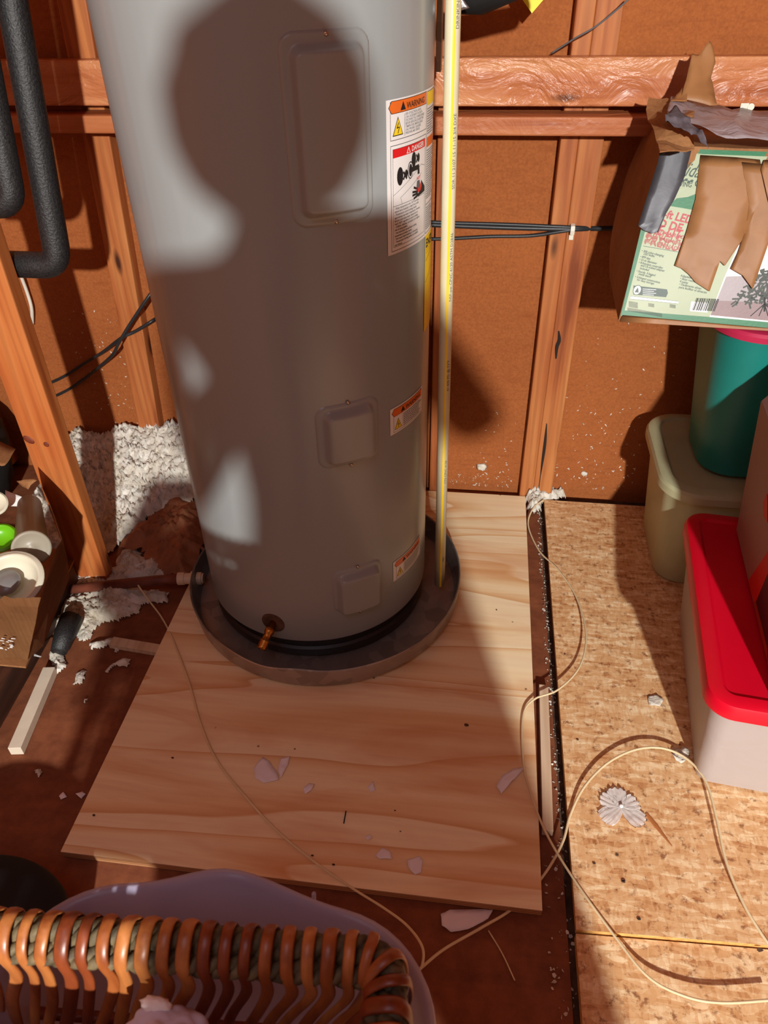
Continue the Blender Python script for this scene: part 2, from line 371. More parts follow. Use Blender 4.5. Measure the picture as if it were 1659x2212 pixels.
class Print:
    def __init__(s): s.items = []; s.mats = []
    def mi(s, m):
        if m not in s.mats: s.mats.append(m)
        return s.mats.index(m)
    def poly(s, pts, m, layer=1): s.items.append(([tuple(p) for p in pts], [tuple(range(len(pts)))], s.mi(m), layer))
    def rect(s, u0, v0, u1, v1, m, layer=1): s.poly([(u0,v0),(u1,v0),(u1,v1),(u0,v1)], m, layer)
    def frame(s, u0, v0, u1, v1, t_, m, layer=2):
        s.rect(u0, v0, u1, v0+t_, m, layer); s.rect(u0, v1-t_, u1, v1, m, layer); s.rect(u0, v0, u0+t_, v1, m, layer); s.rect(u1-t_, v0, u1, v1, m, layer)
    def line(s, a, b, t_, m, layer=2):
        a = Vector(a); b = Vector(b); d = (b-a).normalized(); n = Vector((-d.y, d.x))*t_/2
        s.poly([a-n, b-n, b+n, a+n], m, layer)
    def text(s, st, u, v, size, m, layer=3, align='LEFT', bold=0.0, sx=1.0, rot=0.0, shear=0.0):
        V, Fc = text_shape(st, size, align, bold, sx, shear)
        if not V: return
        c_, s_ = math.cos(rot), math.sin(rot)
        s.items.append(([(u+x*c_-y*s_, v+x*s_+y*c_) for x, y in V], Fc, s.mi(m), layer))
    def disc(s, u, v, r, m, layer=2, n=20, ry=None):
        s.poly([(u+r*math.cos(2*math.pi*k/n), v+(ry or r)*math.sin(2*math.pi*k/n)) for k in range(n)], m, layer)
    def build(s, name, fn, parent, step=None, eps=0.00012, vstep=None, label=None, cat=None):
        bm = bmesh.new()
        for V, Fc, mi, layer in s.items:
            vs = [bm.verts.new((x, y, layer*eps)) for x, y in V]
            for f in Fc:
                try: q = bm.faces.new([vs[i] for i in f]); q.material_index = mi
                except ValueError: pass
        if step:
            us = [v.co.x for v in bm.verts]; u = min(us)+step
            while u < max(us):
                bmesh.ops.bisect_plane(bm, geom=bm.verts[:]+bm.edges[:]+bm.faces[:], plane_co=(u,0,0), plane_no=(1,0,0)); u += step
        if vstep:
            us = [v.co.y for v in bm.verts]; u = min(us)+vstep
            while u < max(us):
                bmesh.ops.bisect_plane(bm, geom=bm.verts[:]+bm.edges[:]+bm.faces[:], plane_co=(0,u,0), plane_no=(0,1,0)); u += vstep
        for v in bm.verts: v.co = fn(v.co.x, v.co.y, v.co.z)
        return mk(name, bm, s.mats, parent, label=label, cat=cat, recalc=False)
def fill_lines(P, u0, u1, vtop, dv, n, m, t_=0.0011, ragged=0.25, layer=3):
    """rows of small illegible type: each row broken into word-length bars"""
    for k in range(n):
        u = u0; v = vtop - k*dv; end = u1 - random.random()*ragged*(u1-u0)
        while u < end:
            wl = random.uniform(.0025, .007); wl = min(wl, end-u); P.rect(u, v-t_, u+wl, v, m, layer); u += wl + .0012

# ================================================================== SETTING
BY = 1.765   # fibreboard plane
bm = bmesh.new(); box(bm, -2.2, 1.9, BY, BY+0.02, -0.1, 2.6); mk('wall_back', bm, board_m, kind='structure')
bm = bmesh.new(); box(bm, -1.72, -1.70, -0.6, BY, -0.1, 2.6); mk('wall_left', bm, board_m, kind='structure')
bm = bmesh.new(); box(bm, -1.72, 1.47, -0.1, BY, 2.5, 2.52); mk('ceiling', bm, board_m, kind='structure')
bm = bmesh.new(); box(bm, 1.45, 1.47, -0.6, BY, -0.1, 2.6); mk('wall_right', bm, board_m, kind='structure')
bm = bmesh.new(); box(bm, -2.2, 0.205, -4.5, BY, -0.06, -0.021); mk('floor', bm, sub_m, kind='structure')
bm = bmesh.new(); box(bm, 0.205, 1.9, -4.5, BY, -0.09, -0.030); mk('floor_lower', bm, dark_m, kind='structure')
bpy.data.objects['floor_lower'].name = 'floor_2'

# studs
def stud(x0, x1, y0, y1, z0, z1, m, label, sh=0.0, name='wall_stud'):
    o = empty(name, ((x0+x1)/2, (y0+y1)/2, z0), label, 'stud', None)
    bm = bmesh.new(); vs = box(bm, x0, x1, y0, y1, z0, z1)
    for v in vs: v.co.x += sh*(v.co.z - .914)
    bmesh.ops.recalc_face_normals(bm, faces=bm.faces)
    me = bpy.data.meshes.new(name); bm.transform(Matrix.Translation(-Vector(o.location))); bm.to_mesh(me); bm.free(); me.materials.append(m)
    bpy.data.objects.remove(o)
    q = bpy.data.objects.new(name, me); q.location = ((x0+x1)/2, (y0+y1)/2, z0); COL.objects.link(q)
    b = q.modifiers.new('bevel', 'BEVEL'); b.width = 0.003; b.segments = 2
    return tag(q, label, 'stud')
SY = 1.7275
stud(0.149, 0.186, SY, BY, -0.02, 2.5, stud_m[0], 'pale narrow edge stud, left half of the doubled stud behind the power cable clip')
stud(0.186, 0.238, SY+0.002, BY, -0.02, 2.5, stud_m[1], 'reddish stud with dark cracks, right half of the doubled stud', name='wall_stud')
stud(-0.905, -0.842, 1.728, BY, 0.0, 2.5, stud_m[2], 'upright stud just left of the water heater with the crossing black cables', sh=0.058)
stud(-0.108, -0.07, 1.728, BY, -0.02, 2.5, stud_m[3], 'narrow stud seen in the gap between water heater and discharge pipe')
stud(-1.43, -1.39, 1.728, BY, 0.0, 2.5, stud_m[0], 'shadowed stud farthest left behind the black foam pipes')
stud(0.66, 0.75, SY, BY, -0.02, 2.5, stud_m[2], 'stud behind the stacked totes at the right')
stud(-0.973, -0.885, 1.27, 1.308, -0.02, 2.4, post_m, 'knotty orange post standing nearest at the left, beside the cardboard box', name='wooden_post')
# rails
bm = bmesh.new(); box(bm, -1.68, 1.42, 1.69, SY, 0.9865, 1.071); subdiv(bm, 1)
mk('wall_rail', bm, rail_m, bevel=0.004, label='upper horizontal board with crinkled shiny surface across the back wall', cat='rail')
bm = bmesh.new(); box(bm, -1.68, 1.42, 1.652, 1.7265, 0.940, 0.9745)
mk('wall_rail', bm, rail2_m, bevel=0.004, label='lower thinner horizontal rail with dusty top, under the crinkled board', cat='rail')

# cracks of the doubled stud, knots of the post: thin inlays as children
st = [o for o in bpy.data.objects if o.name.startswith('wall_stud')]
def inlay(name, pts3, rad, parent, m, label=None, flat=None):
    bm = bmesh.new(); n = len(pts3); tube(bm, pts3, rad, 8, mi=0, flat=flat, up=lambda i: Vector((0,1,0))); return mk(name, bm, m, parent, label=label)
crack_m = plain('crack_dark', srgb(34,22,16), 0.9, var=.3)
sr = bpy.data.objects['wall_stud.001']
inlay('crack', catmull([W(1207,715,SY), W(1208,735,SY), W(1203,750,SY), W(1201,775,SY)], 6), [.0015+.003*math.sin(math.pi*i/18) for i in range(19)], sr, crack_m, 'long dark bark crack', 0.3)
inlay('crack', catmull([W(1181,915,SY), W(1177,960,SY), W(1170,1010,SY), W(1163,1062,SY)], 6), [.001+.0028*math.sin(math.pi*min(1,i/14)) for i in range(19)], sr, crack_m, 'dark split near the foot', 0.3)
knot_m = plain('knot_dark', srgb(112,48,26), 0.6, var=.4, nscale=120)
pst = bpy.data.objects['wooden_post']
for (px, py, a, b) in ((62, 950, .0135, .0085), (100, 960, .0065, .0065)):
    bm = bmesh.new(); c0 = W(px, py, 1.27); M = Matrix.Translation(c0) @ Matrix.Rotation(math.radians(90), 4, 'X') @ Matrix.Rotation(-.6, 4, 'Z')
    lathe(bm, [(0, .0012), (.6, .0012), (1.0, 0.0), (1.0, -.002), (0, -.002)], 20, M @ Matrix.Diagonal((a, b, 1, 1)))
    mk('knot', bm, knot_m, pst, smooth=True)

# ================================================================== FLOOR PANELS
def slab(name, pts, z0, z1, mats, label, cat, bevel=0.0, kind=None, edge=1):
    bm = bmesh.new(); hexa(bm, [(x, y, z0) for x, y in pts], [(x, y, z1) for x, y in pts])
    bmesh.ops.recalc_face_normals(bm, faces=bm.faces)
    for f in bm.faces:
        f.material_index = 0 if abs(f.normal.z) > .5 else (1 if len(mats) > 1 else 0)
    return mk(name, bm, mats, label=label, cat=cat, bevel=bevel, kind=kind)
slab('plywood_platform', [(-0.668, 0.584), (0.164, 0.581), (0.166, 1.724), (-0.672, 1.724)], -0.018, 0.0, [ply_m, plyedge_m], 'square plywood sheet under the water heater and its pan', 'plywood', 0.001)
osbe_m = plain('strand_board_edge', srgb(220,170,96), 0.7, var=.25, nscale=120)
q1 = F(1245, 2008, 0); q2 = F(1659, 2042, 0)
s_ = (q2.y-q1.y)/(q2.x-q1.x)
slab('strand_board_panel', [(0.216, q1.y), (1.40, q1.y+s_*(1.40-.216)), (1.40, 1.70), (0.218, 1.712)], -0.013, 0.0, [osb_m, osbe_m], 'large strand board panel reaching the back wall under the storage tubs', 'floor panel')
slab('strand_board_panel', [(0.216, -0.9), (1.40, -0.9), (1.40, q1.y+s_*(1.40-.216)-.003), (0.216, q1.y-.003)], -0.026, -0.0075, [osb_m, osbe_m], 'strand board panel nearest the camera at the bottom right', 'floor panel')
# pale battens
def bar(name, a, b, wd, ht, m, label, cat='wood strip', roll=0):
    a = Vector(a); b = Vector(b); d = b-a; L_ = d.length
    q = d.to_track_quat('X', 'Z').to_matrix().to_4x4(); M = Matrix.Translation(a) @ q
    bm = bmesh.new(); box(bm, 0, L_, -wd/2, wd/2, 0, ht, M); return mk(name, bm, m, bevel=0.001, label=label, cat=cat)
bar('wood_batten', (0.180, 0.722, -0.019), (0.187, 1.05, -0.019), 0.019, 0.018, pale_m, 'pale grey wood strip lying along the right edge of the plywood')
bar('wood_batten', (-0.79, 1.075, -0.020), (-0.655, 1.062, -0.020), 0.024, 0.014, pale_m, 'short pale strip poking out under the left edge of the plywood').data.materials[0] = pale_m
bar('white_stick', F(38,1630,-0.02), F(112,1455,-0.02), 0.026, 0.022, plain('white_painted_wood', srgb(222,208,186), .6, var=.05), 'white square stick on the floor under the broken cardboard box', 'stick')

# ================================================================== INSULATION (loose fill)
def blob_patch(name, poly, zf, cell, amp, m, parent=None, edge=0.02, seed=0, taper=True, thick=True, **kw):
    """crumpled sheet of loose fill inside a plan polygon; zf(x,y) is the ground height"""
    xs = [p[0] for p in poly]; ys = [p[1] for p in poly]
    def inside(x, y):
        c = False; n = len(poly)
        for i in range(n):
            x1, y1 = poly[i]; x2, y2 = poly[(i+1) % n]
            if (y1 > y) != (y2 > y) and x < (x2-x1)*(y-y1)/(y2-y1)+x1: c = not c
        return c
    def dist(x, y):
        b = 9
        for i in range(len(poly)):
            a = Vector(poly[i]); d = Vector(poly[(i+1) % len(poly)])-a; p = Vector((x,y))-a
            t_ = max(0, min(1, p.dot(d)/max(d.length_squared, 1e-9))); b = min(b, (p-d*t_).length)
        return b
    nx = int((max(xs)-min(xs))/cell)+2; ny = int((max(ys)-min(ys))/cell)+2
    bm = bmesh.new(); G = {}
    for i in range(nx):
        for j in range(ny):
            x = min(xs)+i*cell; y = min(ys)+j*cell
            jx = fbm(Vector((x*25, y*25, seed)), 3)*.012; jy = fbm(Vector((x*25, y*25, seed+7)), 3)*.012
            if not inside(x+jx, y+jy): continue
            d = dist(x+jx, y+jy); k = min(1, d/edge) if taper else 1
            r = 1-abs(noise.noise(Vector((x*38, y*38, seed)))); r2 = abs(noise.noise(Vector((x*120, y*120, seed+3))))+.5*abs(noise.noise(Vector((x*210, y*210, seed+9)))); lo = fbm(Vector((x*9, y*9, seed)), 3)
            hgt = amp*(0.45*k**.5 + k*(0.30*r*r + 0.5*r2 + 0.55*lo))
            G[i, j] = bm.verts.new((x+noise.noise(Vector((x*60,y*60,1)))*.006, y+noise.noise(Vector((x*60,y*60,5)))*.006, zf(x, y)+hgt))
    for (i, j) in list(G):
        if all(q in G for q in ((i+1,j),(i+1,j+1),(i,j+1))): bm.faces.new([G[i,j], G[i+1,j], G[i+1,j+1], G[i,j+1]])
    bmesh.ops.delete(bm, geom=[v for v in bm.verts if not v.link_faces], context='VERTS')
    return mk(name, bm, m, parent, smooth=True, recalc=False, **kw)
def wallrise(x, y): t_ = max(0, min(1, (y-1.44)/.32)); return -.02 + (.13+.03*math.sin(x*6))*t_*t_*(3-2*t_)
blob_patch('loose_insulation', [(-1.24,1.755),(-1.22,1.50),(-1.12,1.34),(-1.0,1.34),(-.93,1.38),(-.86,1.50),(-.80,1.54),(-.73,1.56),(-.60,1.60),(-.58,1.755)], wallrise, 0.0042, 0.045, ins_m, seed=1,
           label='heap of white fluffy insulation against the back wall left of the heater', cat='insulation', kind='stuff')
P2 = [F(*p, -.02)[:2] for p in ((128,1190),(150,1215),(235,1240),(262,1190),(300,1185),(320,1215),(352,1210),(375,1240),(362,1252),(300,1262),(240,1268),(370,1282),(362,1302),(300,1310),(285,1335),(240,1345),(215,1350),(195,1385),(180,1395),(160,1375),(140,1400),(150,1440),(125,1460),(108,1470),(105,1430),(118,1380),(105,1330),(118,1260))]
blob_patch('loose_insulation', P2, lambda x, y: -.021, 0.004, 0.030, ins_m, seed=4, edge=.03, label='torn clumps of insulation on the floor around the drain pipe, beside the post foot', cat='insulation', kind='stuff')
P3 = [F(*p, -.02)[:2] for p in ((1132,1068),(1160,1070),(1215,1066),(1222,1082),(1180,1090),(1168,1108),(1140,1112),(1134,1090))]
blob_patch('loose_insulation', P3, lambda x, y: -.018, 0.003, 0.034, ins_m, seed=8, edge=.012, label='small white insulation tuft at the foot of the doubled stud', cat='insulation', kind='stuff')
for k, (pl, lb) in enumerate(([((195,1392),(230,1380),(262,1385),(268,1400),(240,1410),(236,1395),(200,1405)), 'insulation scrap beside the short pale strip'],
        [((262,1422),(284,1424),(278,1440),(258,1440),(236,1455),(226,1450),(240,1432)), 'insulation scrap right of the white stick'],
        [((165,1452),(188,1448),(182,1466),(164,1484),(158,1476)), 'insulation scrap between white stick and plywood edge'],
        [((178,1505),(192,1507),(190,1518),(176,1518)), 'tiny insulation flake on the dark floor left of the plywood'],
        [((70,1668),(92,1664),(90,1680),(72,1682)), 'insulation flake below the foot of the white stick'])):
    blob_patch('insulation_scrap', [F(*p, -.02)[:2] for p in pl], lambda x, y: -.0205, 0.003, 0.012, ins_m, seed=20+k, edge=.01, label=lb, cat='insulation')
blob_patch('kraft_paper', [F(*p, 0)[:2] for p in ((330,1110),(360,1085),(395,1078),(425,1065),(445,1120),(445,1185),(405,1262),(330,1225),(300,1190),(250,1180),(300,1135))], lambda x, y: -.02+max(0,(y-1.3))*.12, 0.008, 0.05, kraft_m, seed=12, edge=.05,
           label='crumpled brown kraft paper on the floor between insulation and drain pan', cat='paper')
# debris in the gap
bm = bmesh.new()
for k in range(420):
    y = random.uniform(-.1, 1.68); x = random.uniform(.170 if y < .70 else .197, .214); s_ = random.uniform(.0015, .005)
    c0 = Vector((x, y, -.0285 if x > .2055 else -.0195)); M = Matrix.Translation(c0) @ Matrix.Rotation(random.random()*6, 4, Vector((random.random(), random.random(), 1)).normalized())
    vs = [bm.verts.new(M @ Vector((random.uniform(.5,1)*s_*math.cos(a), random.uniform(.5,1)*s_*math.sin(a), random.uniform(-.001,.001)))) for a in (0, 1.2, 2.5, 3.8, 5)]
    bm.faces.new(vs)
mk('debris', bm, ins_m, label='pale grit and insulation crumbs lying in the gap beside the plywood', cat='debris', kind='stuff')
bm = bmesh.new()
for (n_, x0, x1, z0, z1) in ((110, .24, .46, .01, .30), (60, -.05, .13, .0, .06), (70, -1.1, -.93, .14, .50), (25, .0, .12, .05, .25), (30,.26,.5,.3,.6)):
    for k in range(n_):
        u = random.random()**1.5 if z0 < .1 else random.random()
        c0 = Vector((random.uniform(x0, x1), BY-.0012, z0+(z1-z0)*u)); s_ = random.uniform(.0006, .0032)*(1.3 if random.random() < .1 else 1); a0 = random.random()*6
        vs = []
        for a in (0, 1.4, 2.6, 3.8, 5.1):
            r_ = s_*random.uniform(.5, 1.2); vs.append(bm.verts.new(c0+Vector((r_*math.cos(a)*math.cos(a0)*1.4-r_*.5*math.sin(a)*math.sin(a0), 0, r_*math.cos(a)*math.sin(a0)*1.4+r_*.5*math.sin(a)*math.cos(a0)))))
        f = bm.faces.new(vs)
ex = bmesh.ops.extrude_face_region(bm, geom=bm.faces[:])
for v in [g for g in ex['geom'] if isinstance(g, bmesh.types.BMVert)]: v.co.y += .001
mk('insulation_flecks', bm, ins_m, label='white insulation flecks stuck to the brown fibreboard wall', cat='insulation', kind='stuff')
for (px, py, a, b, lb) in ((1041,1009,.016,.013,'larger cream blotch stuck low on the fibreboard between pipe and doubled stud'), (1262,1023,.011,.0075,'smaller cream blotch stuck low on the fibreboard right of the doubled stud')):
    bm = bmesh.new(); c0 = W(px, py, BY)
    lathe(bm, [(0, .004), (.7, .004), (1.0, 0), (0, -.0005)], 18, Matrix.Translation(c0) @ Matrix.Rotation(math.radians(90), 4, 'X') @ Matrix.Diagonal((a, b, 1, 1)))
    for v in bm.verts: v.co += Vector((noise.noise(v.co*120), 0, noise.noise(v.co*120+Vector((5,5,5)))))*.005
    mk('insulation_blotch', bm, ins_m, smooth=True, label=lb, cat='insulation')

# ================================================================== WATER HEATER
TC = Vector((-0.3458, 1.3153, 0)); TR = 0.2555
wh = empty('water_heater', (TC.x, TC.y, 0.012), 'tall grey water heater cylinder standing in the metal drain pan', 'water heater')
bm = bmesh.new(); lathe(bm, [(0, .058), (TR-.006, .058), (TR, .062), (TR, 1.50), (TR-.004, 1.512), (TR-.03, 1.52), (0, 1.525)], 128, Matrix.Translation(TC))
mk('tank_jacket', bm, tank_m, wh, smooth=True).modifiers.new('es', 'EDGE_SPLIT')
bm = bmesh.new(); lathe(bm, [(0, .012), (TR-.004, .012), (TR-.004, .030), (TR-.010, .034), (TR-.010, .058), (0, .058)], 96, Matrix.Translation(TC))
mk('base_ring', bm, blackrub_m, wh, smooth=True, label='black plastic base ring').modifiers.new('es', 'EDGE_SPLIT')
def tk(u, v, hgt=0.0, th0=0.0):   # arc length u from theta0, height v
    th = math.radians(th0) + u/TR; r = TR + hgt
    return Vector((TC.x + r*math.sin(th), TC.y - r*math.cos(th), v))
def sm(x): x = max(0, min(1, x)); return x*x*(3-2*x)
def rr_sdf(u, v, hw, hh, r):
    dx = abs(u)-(hw-r); dy = abs(v)-(hh-r); return math.hypot(max(dx,0), max(dy,0)) + min(max(dx,dy),0) - r
def access(th0, vc, ow, oh, iw, ih, idu=0.0, idv=0.0):
    bm = bmesh.new(); nu, nv = int(ow*2/.0022), int(oh*2/.0022); G = {}
    for i in range(nu+1):
        for j in range(nv+1):
            u = -ow + 2*ow*i/nu; v = -oh + 2*oh*j/nv
            so = rr_sdf(u, v, ow, oh, .022); si = rr_sdf(u-idu, v-idv, iw, ih, .012)
            if so > 0.0012: continue
            hgt = -0.0008 + .0042*sm((-so)/.004) + .0170*sm((.005-si)/.011)
            G[i,j] = bm.verts.new(tk(u, vc+v, hgt, th0))
    for (i, j) in list(G):
        if all(q in G for q in ((i+1,j),(i+1,j+1),(i,j+1))): bm.faces.new([G[i,j], G[i+1,j], G[i+1,j+1], G[i,j+1]])
    bmesh.ops.delete(bm, geom=[v for v in bm.verts if not v.link_faces], context='VERTS')
    cov = mk('access_cover', bm, tank_m, wh, smooth=True, recalc=False)
    for s_ in (-1, 1):
        bm = bmesh.new(); c0 = tk(idu*.0, vc + idv + s_*(ih+.0135), .0022, th0); n_ = (c0-TC); n_.z = 0; n_.normalize()
        M = Matrix.Translation(c0) @ n_.to_track_quat('Z', 'Y').to_matrix().to_4x4()
        lathe(bm, [(0, .0028), (.0018, .0026), (.0034, .0014), (.0038, 0), (0, -.001)], 14, M); mk('screw', bm, screw_m, cov, smooth=True)
access(31.0, 1.046, .0645, .121, .0475, .102, 0, 0)
access(31.6, 0.567, .0605, .064, .0425, .050, 0, .000)
access(32.0, 0.197, .0560, .059, .0430, .050, 0, -.006)
# drain valve
th = math.radians(-10.6); vd = Vector((math.sin(th), -math.cos(th), 0)); c0 = tk(0, .107, 0, -10.6)
bm = bmesh.new(); M = Matrix.Translation(c0) @ vd.to_track_quat('Z', 'Y').to_matrix().to_4x4()
lathe(bm, [(0, .0006), (.0165, .0006), (.019, .0012), (.026, .0002), (.0262, -.002), (0, -.002)], 32, M)
mk('valve_hole_collar', bm, [dark_m], wh, smooth=True, label='dark recessed hole around the valve')
bm = bmesh.new(); M = Matrix.Translation(c0) @ (vd+Vector((-.12,0,-.55))).normalized().to_track_quat('Z', 'Y').to_matrix().to_4x4()
lathe(bm, [(0,-.01),(.0075,-.01),(.0075,.012),(.0105,.014),(.0105,.024),(.0085,.026),(.0085,.040),(.0115,.042)] + [(.0115-(k % 2)*.0012, .044+k*.0018) for k in range(8)] + [(.0115,.060),(.0085,.061),(.0080,.052),(0,.052)], 20, M)
mk('drain_valve', bm, brass_m, wh, smooth=True, label='brass drain valve with threaded end')
# labels -------------------------------------------------------------
def tkmap(th0, v0): return lambda u, v, z: tk(u, v0+v, .0009+z, th0)
A = TR*math.radians(1)
def warn_header(P, u0, v0, u1, v1, txt, ts):
    P.poly([(u0+.000, (v0+v1)/2), (u0+.006, v0), (u1, v0), (u1, v1), (u0+.006, v1)], ink_m, 2)
    P.poly([(u0+.0012, (v0+v1)/2), (u0+.0066, v0+.0008), (u1-.0008, v0+.0008), (u1-.0008, v1-.0008), (u0+.0066, v1-.0008)], orange_m, 3)
    um = u0 + (u1-u0)*.30; hh = (v1-v0)*.34; vc = (v0+v1)/2
    P.poly([(um-hh*1.15, vc-hh), (um+hh*1.15, vc-hh), (um, vc+hh)], ink_m, 4)
    P.text(txt, um+hh*1.6, vc-hh*.9, ts, ink_m, 4, bold=.02)
def bolt_tri(P, u, v, w_, h_):
    P.poly([(u-w_/2, v), (u+w_/2, v), (u, v+h_)], ink_m, 3); P.poly([(u-w_*.42, v+h_*.05), (u+w_*.42, v+h_*.05), (u, v+h_*.9)], lemon_m, 4)
    P.line((u+w_*.05, v+h_*.68), (u-w_*.12, v+h_*.38), w_*.06, ink_m, 5); P.line((u-w_*.12, v+h_*.40), (u+w_*.13, v+h_*.44), w_*.06, ink_m, 5); P.line((u+w_*.13, v+h_*.44), (u-w_*.02, v+h_*.12), w_*.06, ink_m, 5)
WL = 36.0*A; HL = .216
P = Print(); P.rect(0, 0, WL, HL, white_m, 0)
cw = 25.2*A
P.frame(.008, HL-.053, cw, HL-.003, .0008, ink_m, 1)
warn_header(P, .0045, HL-.0185, cw-.0005, HL-.002, 'WARNING', .0115)
bolt_tri(P, .0245, HL-.0475, .024, .025)
P.rect(.0405, HL-.050, .0412, HL-.021, ink_m, 2)
for k, s_ in enumerate(('RISK OF ELECTRICAL SHOCK', 'CAN CAUSE INJURY OR DEATH', 'DISCONNECT ALL POWER SUPPLIES', 'BEFORE SERVICING OR RESETTING', 'TEMPERATURE LIMITING DEVICE', 'ONLY PROPERLY QUALIFIED', 'PERSONNEL MAY SERVICE')):
    P.text(s_, .043, HL-.0235-k*.0042, .0046, greyink_m, 2, bold=.01, sx=.78)
P.frame(.008, .0043, cw, HL-.0593, .0008, ink_m, 1); P.frame(.0125, .0104, cw-.0045, HL-.0645, .0006, ink_m, 1)
P.rect(.0128, HL-.0765, cw-.0048, HL-.0650, red_m, 2)
P.poly([(.045, HL-.0752), (.0565, HL-.0752), (.0508, HL-.0662)], white_m, 3); P.poly([(.0475, HL-.0744), (.0541, HL-.0744), (.0508, HL-.0685)], red_m, 4)
P.text('DANGER', .0595, HL-.0744, .0102, white_m, 3, bold=.02)
ft = HL-.0775; fb = HL-.144
# faucet pictogram
P.disc(.029, ft-.71*.037, .0075, ink_m, 3, ry=.013); P.line((.037, ft-.71*.030), (.046, ft-.71*.046), .0035, ink_m, 3); P.line((.045, ft-.71*.028), (.037, ft-.71*.046), .0035, ink_m, 3); P.disc(.0445, ft-.71*.036, .004, ink_m, 3, ry=.006)
P.disc(.066, ft-.71*.014, .0068, ink_m, 3, ry=.011); P.line((.074, ft-.71*.006), (.083, ft-.71*.022), .0035, ink_m, 3); P.line((.082, ft-.71*.005), (.074, ft-.71*.022), .0035, ink_m, 3); P.disc(.0815, ft-.71*.014, .0042, ink_m, 3, ry=.006)
P.disc(.056, ft-.71*.032, .0078, ink_m, 3, ry=.0125); P.disc(.056, ft-.71*.032, .0062, white_m, 4, ry=.0108); P.disc(.056, ft-.71*.032, .0048, ink_m, 5, ry=.009)
P.rect(.056, ft-.71*.037, .083, ft-.71*.027, ink_m, 5); P.poly([(.074, ft-.71*.027), (.084, ft-.71*.030), (.0855, ft-.71*.047), (.0785, ft-.71*.047), (.0785, ft-.71*.037)], ink_m, 5)
P.text('HOT', .076, ft-.71*.058, .006, red_m, 3, bold=.03)
P.poly([(.077, ft-.71*.060), (.086, ft-.71*.060), (.090, ft-.71*.076), (.075, ft-.71*.076)], greyink_m, 3)
P.poly([(.074, ft-.71*.066), (.077, ft-.71*.076), (.086, ft-.71*.076), (.092, ft-.71*.064), (.094, ft-.71*.074), (.090, ft-.71*.086), (.078, ft-.71*.084)], red_m, 4)
P.poly([(.092, ft-.71*.062), (cw-.005, ft-.71*.080), (cw-.005, ft-.71*.090), (.082, ft-.71*.0935), (.074, ft-.71*.091), (.088, ft-.71*.083)], ink_m, 4)
for dx, dy, ex_, ey_ in ((.080,-.078,.066,-.070), (.080,-.082,.062,-.079), (.080,-.086,.062,-.086), (.082,-.089,.066,-.094)):
    P.line((dx, ft+.71*dy), (ex_, ft+.71*ey_), .0034, ink_m, 4)
P.line((.0128, ft-.71*.072), (.092, ft-.71*.030), .0006, greyink_m, 2); P.line((.092, ft-.71*.030), (cw-.005, ft-.71*.036), .0006, greyink_m, 2); P.line((.030, ft-.71*.080), (.094, ft-.71*.048), .0006, greyink_m, 2); P.line((.030, ft-.71*.080), (.034, ft-.71*.094), .0006, greyink_m, 2)
P.rect(.0128, fb-.0006, cw-.0048, fb, ink_m, 2)
for k, s_ in enumerate(('- Water temperature over 125\u00b0F can cause', 'severe burns instantly or death from scalds.', '- Temperature control settings should', 'approximate tap water temperature. However,', 'factors could cause water temperature to', 'reach 160\u00b0F regardless of control settings.', '- Children, disabled, and elderly are at highest', 'risk of being scalded.', '- See instruction manual before setting', 'temperature at water heater.', '- Feel water before bathing or showering.', '- Temperature limiting valves are available,', 'see manual.')):
    P.text(s_, .0155, fb-.0055-k*.00455, .0045, ink_m, 2, bold=.008, sx=.86)
# second column of small type
u2 = cw+.003; P.frame(u2, .004, WL-.001, HL-.003, .0008, ink_m, 1)
P.rect(u2+.001, HL-.022, WL-.002, HL-.004, lemon_m, 2); fill_lines(P, u2+.002, WL-.003, HL-.026, .0034, 11, greyink_m, .0014)
P.rect(u2+.001, HL-.080, WL-.002, HL-.066, orange_m, 2); fill_lines(P, u2+.002, WL-.003, HL-.084, .0034, 22, greyink_m, .0014); fill_lines(P, u2+.002, WL-.003, .046, .0034, 11, greyink_m, .0014)
P.rect(u2, .050, WL, .051, ink_m, 2); P.rect(u2, .0625, WL, .0633, ink_m, 2)
P.build('warning_label', tkmap(51.4, .861), wh, step=.006, label='white WARNING and DANGER sticker with faucet and hand picture')
P = Print(); WE = .07; P.rect(0, 0, WE, .172, lemon_m, 0); P.text('ENERGY', .004, .150, .020, ink_m, 1, bold=.03); P.rect(.004, .146, WE-.004, .1465, ink_m, 1); P.rect(.004, .141, WE-.004, .1414, ink_m, 1); P.line((.004,.090),(.05,.108),.001,ink_m,1); P.line((.004,.128),(.05,.14),.001,ink_m,1)
P.build('energy_guide_label', tkmap(77.6, .690), wh, step=.006, label='yellow energy label with black heading')
for (th0, v0, nm) in ((51.2, .531, 'upper small WARNING sticker'), (51.7, .164, 'lower small WARNING sticker')):
    P = Print(); w_ = 25*A; h_ = .055; P.rect(0, 0, w_, h_, white_m, 0); P.frame(.009, .003, w_-.004, h_-.004, .0007, ink_m, 1)
    warn_header(P, .004, h_-.019, w_-.004, h_-.003, 'WARNING', .0115); bolt_tri(P, .0215, .008, .020, .022); P.rect(.0345, .005, .035, h_-.020, ink_m, 2)
    fill_lines(P, .037, w_-.006, h_-.0225, .0040, 7, greyink_m, .0018); P.build('warning_label', tkmap(th0, v0), wh, step=.006, label=nm)

